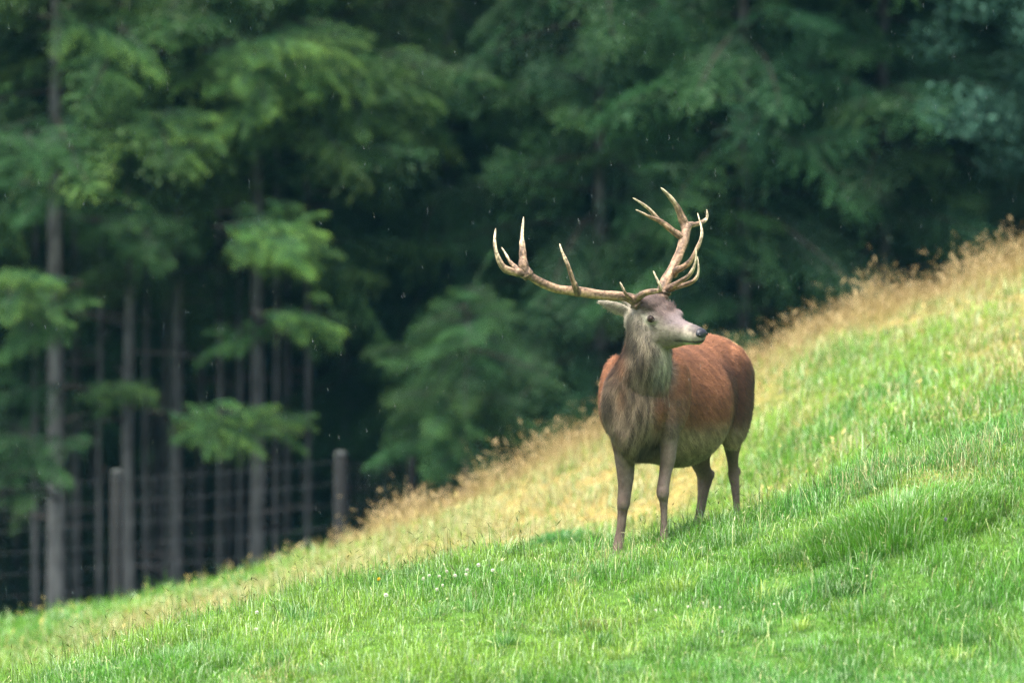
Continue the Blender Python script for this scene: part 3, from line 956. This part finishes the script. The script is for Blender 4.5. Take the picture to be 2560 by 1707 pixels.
# legs: (px, py, half width px, depth, depth radius ratio)
def leg(tab, dfun, colfn):
    rows_ = []
    for px, py, hw, d, dr in tab:
        c = P(px, py, d)
        k = (40 + d) / 16000
        rows_.append((c, np.array([hw * k, 0, 0]), np.array([0, 1.0, 0]), hw * k * dr, hw * k * dr))
    add_loft(rows_, 4, 16, colfn)

def foreleg_col(t, th, p):
    n = fbm(p[:, 2] * 30, p[:, 0] * 40, 3)
    c = mix(LEGC[None], LEGL[None], sstep(.2, .9, np.cos(th) * .5 + .5) * .5)
    c = mix(c, GREYB[None], (1 - sstep(0, .3, t)) * .8)
    c = mix(c, REDD[None], sstep(.4, .7, n) * .25)
    return c

def hindleg_col(t, th, p):
    n = fbm(p[:, 2] * 30, p[:, 0] * 40, 4)
    c = mix(LEGC[None], srgb(120, 100, 74)[None], n * .5)
    c = mix(c, srgb(70, 47, 34)[None], (1 - sstep(.0, .4, t)) * .9)
    return c

RF = [(1548, 1010, 36, .10, 1.7), (1555, 1070, 34, .11, 1.8), (1561, 1120, 29, .12, 1.6), (1563, 1160, 24.5, .12, 1.5), (1564, 1195, 20.5, .11, 1.3), (1562, 1228, 17, .10, 1.15), (1559, 1256, 16.5, .09, 1.15),
      (1556, 1282, 12.5, .10, 1.1), (1553, 1316, 11.5, .10, 1.1), (1548, 1345, 12.5, .10, 1.15), (1546, 1362, 13.5, .09, 1.2), (1543, 1384, 11.5, .06, 1.3), (1541, 1398, 11, .05, 1.4)]
LF = [(1668, 1000, 32, .05, 1.9), (1671, 1060, 29, .04, 1.9), (1671, 1105, 23, .03, 1.6), (1669, 1148, 20, .02, 1.4), (1664, 1180, 16, .01, 1.25), (1658, 1214, 15.5, -.01, 1.1), (1657, 1234, 16, -.01, 1.1),
      (1659, 1254, 11, .0, 1.1), (1660, 1284, 8.6, .01, 1.2), (1660, 1316, 8.8, .01, 1.2), (1659, 1336, 10.5, .0, 1.2), (1657, 1356, 9.5, -.03, 1.3), (1655, 1370, 10, -.04, 1.4)]
RH = [(1740, 1010, 44, 1.02, 1.6), (1742, 1070, 42, 1.00, 1.6), (1746, 1120, 34, 1.05, 1.5), (1750, 1158, 25, 1.13, 1.5), (1762, 1188, 21, 1.22, 1.4), (1761, 1208, 18, 1.24, 1.3), (1758, 1230, 14, 1.22, 1.2),
      (1754, 1260, 12, 1.19, 1.2), (1748, 1292, 11, 1.16, 1.2), (1741, 1318, 12.5, 1.14, 1.2), (1737, 1336, 11, 1.10, 1.3), (1734, 1352, 11, 1.07, 1.4)]
LH = [(1840, 960, 42, 1.02, 1.6), (1838, 1020, 40, .98, 1.7), (1834, 1070, 32, .98, 1.6), (1831, 1110, 23, 1.02, 1.6), (1831, 1142, 15.5, 1.08, 1.7), (1833, 1166, 13, 1.14, 1.7), (1834, 1186, 14, 1.16, 1.5), (1837, 1210, 11.5, 1.14, 1.4),
      (1840, 1240, 9.5, 1.12, 1.3), (1842, 1268, 8.6, 1.10, 1.3), (1846, 1290, 9.4, 1.08, 1.3), (1847, 1306, 8.6, 1.05, 1.4), (1847, 1322, 9.5, 1.03, 1.4)]
leg(RF, None, foreleg_col); leg(LF, None, foreleg_col); leg(RH, None, hindleg_col); leg(LH, None, hindleg_col)

KN = lambda px, py, d, r, c: blob(P(px, py, d), (r, r * 1.1, r * 1.35), c)
KN(1559, 1257, .085, .041, foreleg_col); KN(1657, 1230, -.02, .041, foreleg_col)
KN(1777, 1186, 1.27, .026, hindleg_col); KN(1842, 1178, 1.20, .026, hindleg_col)
# tail
PART[0] = 5
add_loft([(FC + BACK * s + np.array([0, 0, z]), LEFT * w, np.array([0, 0, 1.0]), w, w) for s, z, w in ((1.26, -.07, .03), (1.35, -.11, .028), (1.375, -.17, .024), (1.375, -.22, .012))], 3, 10,
         lambda t, th, p: np.repeat(srgb(72, 50, 36)[None], len(t), 0))

# neck with mane
PART[0] = 2
def neck_col(t, th, p):
    n = fbm(p[:, 0] * 26, p[:, 2] * 9, 12)
    c = mix(GREYB[None], GREYD[None], sstep(.3, .7, n))
    c = mix(c, srgb(140, 130, 110)[None], sstep(.5, .95, t) * .75)
    # pale throat streaks on the stag's left of centre
    throat = sstep(.0, .07, p[:, 0] - (.865 + .02 * np.sin(p[:, 2] * 9))) * sstep(-.40, -.12, p[:, 2]) * (p[:, 1] < 40.05)
    c = mix(c, PALE[None], throat * (.55 + .45 * n))
    nape = sstep(.0, -.06, p[:, 0] - .745) * (1 - sstep(.8, 1, t))
    c = mix(c, srgb(112, 76, 54)[None], nape * .8)
    return c

NK = [(1594, 1110, .10, 60, .12), (1592, 1060, .04, 70, .14), (1596, 1000, -.01, 78, .165), (1602, 945, -.055, 74, .175), (1612, 905, -.09, 66, .17), (1619, 868, -.11, 57, .155), (1617, 832, -.11, 50, .14), (1610, 800, -.10, 43, .12), (1606, 775, -.09, 34, .09)]
rows_ = []
for px, py, d, hw, rd in NK:
    rows_.append((P(px, py, d), np.array([hw / 400, 0, 0]), np.array([0, 1.0, .25]), rd * 1.15, rd))
add_loft(rows_, 5, 26, neck_col)

# head
PART[0] = 3
H0 = P(1597, 802, -.06); H1 = P(1750, 839, -.40)
HX = H1 - H0; HL = np.linalg.norm(HX); HX /= HL
HR = np.cross(HX, [0, 0, 1.0]); HR /= np.linalg.norm(HR)            # the stag's right
HU = np.cross(HR, HX)
roll = R(-10)
HR, HU = HR * math.cos(roll) + HU * math.sin(roll), HU * math.cos(roll) - HR * math.sin(roll)
if HU[2] < 0:
    HU = -HU

def head_col(t, th, p):
    rel = p - H0
    a = rel @ HX; u = rel @ HU; r_ = rel @ HR
    n = fbm(a * 40 + 7, u * 40, 31)
    c = mix(FACE[None], srgb(126, 114, 98)[None], sstep(.3, .75, n) * .5)
    c = mix(c, PALE[None], sstep(.16, .02, a) * (1 - sstep(.06, .12, u)) * .5)
    top = sstep(.05, .10, u - .02 * sstep(.3, .2, a) + .14 * (a - .12)) * sstep(-.02, .05, a)
    c = mix(c, FOREH[None], np.clip(top, 0, 1) * .95)
    bridge = sstep(.03, .05, u) * sstep(.24, .32, a) * (1 - sstep(.46, .5, a))
    c = mix(c, srgb(122, 110, 108)[None], bridge * .8)
    low = sstep(-.05, -.10, u) * sstep(.1, .2, a)
    c = mix(c, srgb(110, 100, 78)[None], low * .6)
    muz = sstep(.40, .45, a)
    c = mix(c, srgb(160, 148, 132)[None], muz * .4)
    ring = np.exp(-(((a - .155) / .05) ** 2 + ((u - .035) / .035) ** 2))
    c = mix(c, srgb(190, 182, 160)[None], ring * .75)
    mouth = np.exp(-((u + .036 - .04 * (a - .4)) / .008) ** 2) * sstep(.34, .38, a)
    c = mix(c, srgb(50, 44, 38)[None], mouth * .85)
    return c

HD = [(-.08, .055, .06, .08), (-.03, .075, .10, .115), (.03, .088, .130, .13), (.10, .095, .150, .140), (.17, .094, .150, .142), (.24, .088, .118, .138), (.31, .075, .088, .116),
      (.38, .064, .068, .088), (.44, .058, .060, .070), (.49, .054, .054, .062), (.52, .046, .044, .052), (.538, .026, .024, .03)]
add_loft([(H0 + HX * a, HR * w, HU, up, dn) for a, w, up, dn in HD], 5, 28, head_col)

def hp(a, r_, u):
    return H0 + HX * a + HR * r_ + HU * u
# tufted forehead, brow ridges, cheek, chin
blob(hp(.13, 0, .125), (.085, .06, .075), head_col, [HR, HU, HX])
blob(hp(.205, -.03, .112), (.06, .042, .05), head_col, [HR, HU, HX])
blob(hp(.27, -.055, .082), (.035, .034, .045), head_col, [HR, HU, HX])
blob(hp(.06, 0, .145), (.07, .045, .06), head_col, [HR, HU, HX])
for sgn in (1, -1):
    blob(hp(.185, sgn * .082, .060), (.028, .024, .05), head_col, [HR, HU, HX])
    blob(hp(.16, sgn * .07, -.055), (.035, .07, .09), head_col, [HR, HU, HX])
    blob(hp(.475, sgn * .030, .012), (.024, .026, .035), head_col, [HR, HU, HX])
blob(hp(.455, 0, -.048), (.034, .02, .045), head_col, [HR, HU, HX])

# ears
PART[0] = 4
def ear(base, tip, wide, normal, cupn):
    base, tip, normal = map(np.asarray, (base, tip, normal))
    d = tip - base; L = np.linalg.norm(d); d = d / L
    s = np.cross(d, normal); s /= np.linalg.norm(s)
    nn = np.cross(s, d)
    rows_ = []
    for t, w in ((-.08, .35), (.08, .62), (.3, .95), (.5, 1.0), (.72, .72), (.9, .34), (1.0, .08)):
        rows_.append((base + d * L * t + s * wide * .15 * math.sin(t * 3), s * wide * w, nn, .015, .013))
    def cf(t, th, p):
        e_ = np.cos(th)
        c = mix(srgb(138, 130, 114)[None], srgb(78, 70, 62)[None], np.exp(-((e_ + .15) / .3) ** 2) * .9)
        return mix(c, srgb(150, 138, 120)[None], (t > .85) * .5)
    add_loft(rows_, 4, 16, cf)
ear(P(1585, 783, -.08), P(1494, 752, .03), .046, np.array([.05, .9, .45]), 0)
Rb = P(1585, 783, -.08) - H0; Rt = P(1494, 752, .03) - H0
def mirror(v):
    return H0 + v - 2 * (v @ HR) * HR
ear(mirror(Rb), mirror(Rt), .046, np.array([.6, -.3, .5]), 0)

V_ = np.concatenate(SRC_V); F_ = np.concatenate(SRC_F); C_ = np.concatenate(SRC_C); P_ = np.concatenate(SRC_P)
tmp = bpy.data.objects.new("tmp", mesh_np("tmp", V_, F_))
col.objects.link(tmp)
m1 = tmp.modifiers.new("r", 'REMESH'); m1.mode = 'VOXEL'; m1.voxel_size = .0088; m1.use_smooth_shade = True
m2 = tmp.modifiers.new("s", 'SMOOTH'); m2.factor = .5; m2.iterations = 3
dg = bpy.context.evaluated_depsgraph_get()
body_me = bpy.data.meshes.new_from_object(tmp.evaluated_get(dg))
bpy.data.objects.remove(tmp)
body_me.name = "body"
nv = len(body_me.vertices)
bv = np.empty(nv * 3, np.float32); body_me.vertices.foreach_get("co", bv); bv = bv.reshape(-1, 3).astype(float)
bn = np.empty(nv * 3, np.float32); body_me.vertices.foreach_get("normal", bn); bn = bn.reshape(-1, 3).astype(float)
kd = kdtree.KDTree(len(V_))
for i, p_ in enumerate(V_):
    kd.insert(p_, i)
kd.balance()
bc = np.empty((nv, 3)); bp_ = np.zeros(nv, int)
for i in range(nv):
    near = kd.find_n(bv[i], 8)
    w = np.array([1 / (q[2] + .006) ** 2 for q in near]); bp_[i] = P_[near[0][1]]
    bc[i] = (C_[[q[1] for q in near]] * w[:, None]).sum(0) / w.sum()
# soften the seams between the painted regions of the coat
ne = len(body_me.edges)
ed = np.empty(ne * 2, np.int32); body_me.edges.foreach_get("vertices", ed); ed = ed.reshape(-1, 2)
deg = np.bincount(ed.ravel(), minlength=nv)[:, None]
for it in range(3):
    acc = np.zeros((nv, 3))
    np.add.at(acc, ed[:, 0], bc[ed[:, 1]]); np.add.at(acc, ed[:, 1], bc[ed[:, 0]])
    bc = bc * .5 + .5 * acc / np.maximum(deg, 1)

# fine markings of the face
rh = bw0 = bv - H0
ha_, hu_, hr_ = rh @ HX, rh @ HU, rh @ HR
hm = bp_ == 3
def paint(mask, c):
    global bc
    bc = mix(bc, np.asarray(c)[None], np.where(hm, np.clip(mask, 0, 1), 0))
sidef = sstep(.01, .035, np.abs(hr_))
paint(.75 * np.exp(-(((ha_ - .30) / .07) ** 2 + ((hu_ + .055) / .03) ** 2)) * sidef, srgb(92, 82, 66))
paint(.6 * np.exp(-(((ha_ - .20) / .03) ** 2 + ((hu_ + .0) / .05) ** 2)) * sidef, srgb(108, 96, 84))
paint(.8 * np.exp(-(((ha_ - .135) / .035) ** 2 + ((hu_ - .062) / .014) ** 2)) * sidef, srgb(192, 184, 162))
paint(.75 * sstep(.39, .46, ha_) * sstep(.50, .48, ha_) * sidef, srgb(178, 166, 148))
paint(.7 * sstep(.42, .47, ha_) * sstep(.015, .035, hu_), srgb(70, 66, 68))
paint(.9 * np.exp(-((hu_ + .043 - .10 * (ha_ - .44)) / .008) ** 2) * sstep(.33, .37, ha_), srgb(40, 34, 30))
paint(.8 * sstep(-.052, -.06, hu_) * sstep(.40, .43, ha_), srgb(186, 178, 150))
paint(.9 * np.exp(-(((ha_ - .205) / .028) ** 2 + ((hu_ - .020 + .5 * (ha_ - .205)) / .007) ** 2)) * sidef, srgb(62, 52, 46))
base = np.array([FC[0] + .25, FC[1] + .5, gz(FC[0] + .25, FC[1] + .5)])
stag = empty("red_deer_stag", base, "red deer stag with large antlers standing on the grassy slope looking uphill", "deer")
set_cols(body_me, bc)
bw = bv.copy()                                   # world positions
body_me.vertices.foreach_set("co", (bv - base).astype(np.float32).ravel())
for p_ in body_me.polygons: p_.use_smooth = True
body_me.update()
link("body", body_me, M_coat, stag)

# coat of hair
npoly = len(body_me.polygons)
pc = np.array([p_.center for p_ in body_me.polygons]) + base
pn = np.array([p_.normal for p_ in body_me.polygons])
pa = np.array([p_.area for p_ in body_me.polygons])
pv = np.array([p_.vertices[0] for p_ in body_me.polygons])
NH = 150000
fi = rng.choice(npoly, NH, p=pa / pa.sum())
hp_ = pc[fi] + rng.normal(0, .003, (NH, 3))
hn = pn[fi]
hc = bc[pv[fi]]
rel = hp_ - FC
s_ = rel @ BACK; q_ = rel @ LEFT; z_ = hp_[:, 2]
relh = hp_ - H0
ha = relh @ HX; hu = relh @ HU; hr = relh @ HR
hpart = bp_[pv[fi]]
in_head = hpart == 3
in_ear = hpart == 4
is_nose = in_head & (ha > .40)
in_neck = (hpart == 2) | ((hpart == 0) & (s_ < -.02) & (np.abs(q_) < .17))
is_leg = (hpart == 1) & (z_ < -.6)
down = np.array([0, 0, -1.0])
dirv = np.repeat((BACK * .75 + down * .65)[None], NH, 0)
dirv[in_neck] = down + np.array([.0, 0, 0])
dirv[is_leg] = down
dirv[in_head] = -HX
dirv[in_ear] = np.array([-.9, .2, -.5])
dirv = dirv + rng.normal(0, .28, (NH, 3))
dirv -= hn * np.einsum('ij,ij->i', dirv, hn)[:, None]
dirv /= np.linalg.norm(dirv, axis=1)[:, None] + 1e-9
Lh = np.full(NH, .026)
Lh[in_neck] = .04
Lh[is_leg] = .012
belly_h = (z_ < -.55) & (~is_leg) & (s_ > .1); Lh[belly_h] = .034
Lh[in_head] = .011; Lh[in_ear] = .014
fore = in_head & (hu > .08) & (ha < .26); Lh[fore] = .026
Lh[is_nose] = .005
Lh *= (.6 + .8 * rng.random(NH))
lift = np.where(fore, .55, np.where(in_neck, .30, .18)) * (.5 + rng.random(NH))
side = np.cross(dirv, hn)
wid = np.where(in_head | is_leg, .0018, .0024)[:, None]
tipp = hp_ + dirv * Lh[:, None] + hn * (Lh * lift)[:, None]
hv = np.stack([hp_ - side * wid * .6 - hn * .001, hp_ + side * wid * .6 - hn * .001, tipp], 1).reshape(-1, 3)
hf = np.arange(NH)[:, None] * 3 + np.array([[0, 1, 2]])
al = .75 * s_ - .65 * z_; ac = .65 * s_ + .75 * z_
cl_b = fbm(ac * 60 + q_ * 34, al * 17, 77, 3)
cl_n = fbm(hp_[:, 0] * 40 + hp_[:, 1] * 28, z_ * 9, 78, 2)
cl_h = fbm(ha * 45 + hr * 30, hu * 45, 79, 2)
clump = np.where(in_neck, cl_n, np.where(in_head | in_ear, cl_h, cl_b))
amp = np.where(in_head & ~fore, .45, np.where(is_leg, .45, np.where(in_neck, 1.2, .7)))
clump = 1 + amp * (sstep(.25, .75, clump) - .5)
jit = (np.clip(rng.normal(1.0, .24, NH), .45, 1.7) * clump)[:, None]
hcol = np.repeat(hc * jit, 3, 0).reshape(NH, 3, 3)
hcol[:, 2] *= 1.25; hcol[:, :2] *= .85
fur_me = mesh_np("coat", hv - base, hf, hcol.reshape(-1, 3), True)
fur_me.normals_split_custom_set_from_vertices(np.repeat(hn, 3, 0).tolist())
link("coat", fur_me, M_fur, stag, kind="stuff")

# eyes, nose, hooves placed on the finished body
bvh = bvhtree.BVHTree.FromPolygons([Vector(p_) for p_ in bw], [tuple(p_.vertices) for p_ in body_me.polygons])
def surf(px, py):
    d = Vector(P(px, py, 0)).normalized()
    hit = bvh.ray_cast(Vector((0, 0, 0)), d)
    return np.array(hit[0]), np.array(hit[1])

def eye_at(pos, nrm):
    e_ = link("eye", bm_mesh("eye", ball(.0225, 1, 1, 1, 20, 14)), M_eye, stag)
    e_.location = pos - nrm * .010 - base
    bm = ball(.0095, 1, 1, .55, 14, 8)
    p_ = link("pupil", bm_mesh("pupil", bm), M_pupil, e_)
    q = Vector(nrm * .7 + HX * .25).normalized()
    p_.location = q * .0165; p_.rotation_euler = q.to_track_quat('Z', 'Y').to_euler()
    # lid rim
    t = np.linspace(0, 2 * np.pi, 25)[:-1]
    a1 = HX - nrm * (HX @ nrm); a1 /= np.linalg.norm(a1); a2 = np.cross(nrm, a1)
    pts = [pos - base + nrm * .004 + a1 * .0215 * math.cos(k) * 1.15 + a2 * .0165 * math.sin(k) - nrm * .010 * abs(math.cos(k)) for k in t] 
    pts.append(pts[0])
    v, f = tube_mesh("lid", pts, [.0042] * len(pts), 6, False)
    l_ = link("eyelid", mesh_np("eyelid", v, f, np.repeat(srgb(40, 33, 29)[None], len(v), 0), True), M_coat, stag)
ep, en = surf(1626, 797)
eye_at(ep, en)
rel_e = ep - H0
ml = mirror(rel_e); mn = en - 2 * (en @ HR) * HR
eye_at(ml, mn)

save = (SRC_V[:], SRC_F[:], SRC_C[:])
SRC_V.clear(); SRC_F.clear(); SRC_C.clear()
add_loft([(hp(a, 0, .018 - .10 * (a - .475)), HR * w, HU, up, dn) for a, w, up, dn in ((.488, .022, .030, .0), (.505, .040, .034, .006), (.524, .045, .031, .016), (.537, .038, .024, .022), (.544, .020, .014, .016))], 4, 18,
         lambda t, th, p: np.zeros((len(t), 3)))
nose = link("nose", mesh_np("nose", SRC_V[0] - base, SRC_F[0], None, True), M_nose, stag)
for sgn in (1, -1):
    n_ = link("nostril", bm_mesh("nostril", ball(.011, .5, 1.3, .8, 12, 8)), M_pupil, nose)
    n_.location = hp(.535, sgn * .033, .010) - base
    n_.rotation_euler = Vector(HR * sgn).to_track_quat('X', 'Z').to_euler()

for tab in (RF, LF, RH, LH):
    px, py, hw, d, dr = tab[-1]
    c = P(px, py, d); g0 = gz(c[0], c[1])
    for sgn in (-1, 1):
        SRC_V.clear(); SRC_F.clear(); SRC_C.clear()
        fw = -BACK
        c2 = c + LEFT * sgn * .017
        add_loft([(c2 + fw * (.012 + .03 * k) + np.array([0, 0, .012 - .07 * k]), LEFT * (.015 + .006 * k), fw, .022 + .022 * k, .022 + .012 * k) for k in (0, .3, .7, 1.0)], 3, 14,
                 lambda t, th, p: np.zeros((len(t), 3)))
        link("hoof", mesh_np("hoof", SRC_V[0] - base, SRC_F[0], None, True), M_hoof, stag)

# antlers
AB, AM, AT = srgb(122, 98, 77), srgb(154, 124, 96), srgb(216, 198, 162)
def branch(pts, r0, r1, flare=1.0, tip=True, blunt=False):
    """pts: (px, py, d). returns verts faces cols (world)"""
    C3 = catmull([P(*p_) for p_ in pts], 8)
    n = len(C3); t = np.linspace(0, 1, n)
    r = (r0 * (1 - t) + r1 * t)
    if tip:
        r = r1 + (r0 - r1) * (1 - t ** 1.7)
        r[-2:] *= [.75, .35]
    r = r * (1 + (flare - 1) * np.exp(-t / .14))
    r = r * (1 + .05 * np.sin(t * 31 + len(pts)) + .05 * np.sin(t * 13 + 2 * len(pts)))
    v, f = tube_mesh("b", C3, r, 12)
    tt = np.concatenate([np.repeat(t, 12), [0, 1]])
    c = mix(AB[None], AM[None], sstep(.0, .5, tt))
    c = mix(c, AT[None], sstep(.45, .98, tt) if tip else tt * 0)
    top = np.concatenate([np.tile(np.arange(12), n), [0, 0]])
    k = sstep(.15, .85, vnoise(top * 1.7, tt * 9 + 3 * len(pts), 9))
    c = c * (.38 + 1.1 * k)[:, None]
    return v, f, c

def antler(name, label, beam, r0, r1, tines, burr):
    v, f, c = branch(beam, r0, r1, 1.25, False)
    # pearled burr ring at the base
    o = np.array(P(*burr))
    c0 = P(*beam[0]); c1 = P(*beam[1]); ax = (c1 - c0) / np.linalg.norm(c1 - c0)
    s = np.cross(ax, [0, 1, .3]); s /= np.linalg.norm(s); u = np.cross(ax, s)
    ring = [o + (s * math.cos(k) + u * math.sin(k)) * r0 * (1.25 + .12 * math.sin(k * 7)) for k in np.linspace(0, 2 * math.pi, 33)]
    rv, rf = tube_mesh("r", ring, [.010 + .003 * math.sin(i * 2.3) for i in range(33)], 8, False)
    v, f, c = merge([(v, f, c), (rv, rf, np.repeat((AB * .8)[None], len(rv), 0))])
    a = link(name, mesh_np(name, v - base, f, c, True), M_antler, stag, label=label)
    for pts, t0, t1 in tines:
        v, f, c = branch(pts, t0, t1, 1.5)
        link("tine", mesh_np("tine", v - base, f, c, True), M_antler, a)

antler("antler", "right antler swept low and wide", [(1600, 764, -.15), (1588, 752, -.17), (1566, 743, -.19), (1540, 740, -.22), (1499, 737, -.27), (1445, 729, -.34), (1392, 722, -.40), (1350, 705, -.45), (1320, 686, -.48), (1304, 670, -.49)], .031, .027, [
    ([(1318, 684, -.48), (1300, 681, -.50), (1282, 679, -.52), (1260, 670, -.55), (1245, 644, -.57), (1237, 609, -.57), (1239, 571, -.54)], .028, .004),
    ([(1318, 688, -.48), (1309, 666, -.49), (1307, 640, -.48), (1306, 616, -.46), (1305, 590, -.44), (1309, 542, -.40)], .030, .004),
    ([(1300, 678, -.48), (1290, 669, -.46), (1276, 655, -.42), (1265, 637, -.40), (1254, 618, -.38)], .015, .003),
    ([(1444, 733, -.35), (1438, 716, -.40), (1431, 698, -.43), (1418, 658, -.46), (1405, 629, -.46), (1399, 609, -.45)], .019, .003),
    ([(1584, 750, -.18), (1572, 742, -.23), (1563, 732, -.27), (1556, 718, -.29), (1550, 705, -.29)], .013, .003),
    ([(1590, 751, -.17), (1600, 741, -.24), (1615, 732, -.30), (1636, 728, -.36), (1650, 725, -.40), (1650, 713, -.42), (1642, 697, -.42), (1633, 677, -.41)], .020, .003)],
    (1592, 755, -.165))
antler("antler", "left antler rising steeply with a forked crown", [(1655, 744, -.03), (1657, 728, -.02), (1660, 712, .0), (1669, 693, .04), (1687, 660, .10), (1702, 625, .16), (1712, 592, .21), (1718, 565, .25)], .034, .029, [
    ([(1717, 572, .25), (1708, 553, .25), (1695, 522, .22), (1675, 493, .17), (1652, 469, .12)], .028, .004),
    ([(1715, 566, .25), (1727, 562, .30), (1740, 561, .34), (1758, 554, .38), (1768, 543, .40), (1767, 524, .40)], .019, .004),
    ([(1709, 600, .20), (1700, 590, .19), (1684, 579, .17), (1663, 562, .14), (1646, 549, .12), (1624, 524, .09), (1603, 508, .06), (1582, 495, .04)], .022, .003),
    ([(1655, 556, .13), (1644, 550, .11), (1624, 542, .06), (1606, 533, .02), (1589, 524, -.02)], .014, .003),
    ([(1684, 684, .07), (1692, 675, .02), (1706, 669, -.03), (1725, 654, -.08), (1741, 625, -.10), (1753, 595, -.10), (1754, 571, -.08), (1744, 533, -.04)], .020, .003),
    ([(1660, 728, -.01), (1676, 718, -.08), (1698, 705, -.15), (1724, 687, -.22), (1738, 657, -.26), (1740, 620, -.27)], .019, .003),
    ([(1660, 731, -.02), (1684, 719, -.06), (1712, 712, -.10), (1737, 700, -.15), (1746, 679, -.17), (1744, 641, -.18)], .018, .003)],
    (1656, 733, -.02))

# ------------------------------------------------------------------ falling rain
n = 900
yy = 36.5 + rng.random(n) * 8
px = rng.random(n) * 2900 - 170; py = rng.random(n) * 1900 - 200
xx = (px - 1280) * yy / 16000; zz = -(py - 853.5) * yy / 16000
ok = zz > ground(xx, yy) + .1
ctr = np.stack([xx, yy, zz], 1)[ok]; n = len(ctr)
th = np.arange(5) * 2 * np.pi / 5
L = (.011 + .009 * rng.random(n))[:, None]; rr = .00055
slant = np.array([.12, 0, -1.0]); slant /= np.linalg.norm(slant)
vv = [ctr - slant * L]
for k in th:
    vv.append(ctr + np.array([math.cos(k) * rr, math.sin(k) * rr, 0]))
vv.append(ctr + slant * L)
vv = np.stack(vv, 1).reshape(-1, 3)
fl = []
for k in range(5):
    fl += [[0, 1 + k, 1 + (k + 1) % 5], [6, 1 + (k + 1) % 5, 1 + k]]
b = np.arange(n)[:, None, None] * 7
link("rain", mesh_np("rain", vv, (b + np.array(fl)[None]).reshape(-1, 3), None, True), M_water, kind="stuff", label="fine raindrops falling across the whole view", cat="rain")

# ------------------------------------------------------------------ rain haze
bm = bmesh.new()
bmesh.ops.create_cube(bm, size=1)
hz = link("haze", bm_mesh("haze", bm, smooth=False), None, kind="stuff", label="thin bluish rain haze filling the air", cat="haze")
zlo, zhi = float(Zg.min()) - 1, float(Zg.max()) + 2
hz.scale = (820, 640, zhi - zlo); hz.location = (0, 295, (zlo + zhi) / 2)
M_haze = bpy.data.materials.new("haze"); M_haze.use_nodes = True
nt = M_haze.node_tree; nt.nodes.clear()
ho = nt.nodes.new("ShaderNodeOutputMaterial"); hv_ = nt.nodes.new("ShaderNodeVolumePrincipled")
hv_.inputs['Color'].default_value = (.22, .70, 1.0, 1); hv_.inputs['Density'].default_value = .00015
nt.links.new(hv_.outputs[0], ho.inputs['Volume'])
hz.data.materials.append(M_haze)
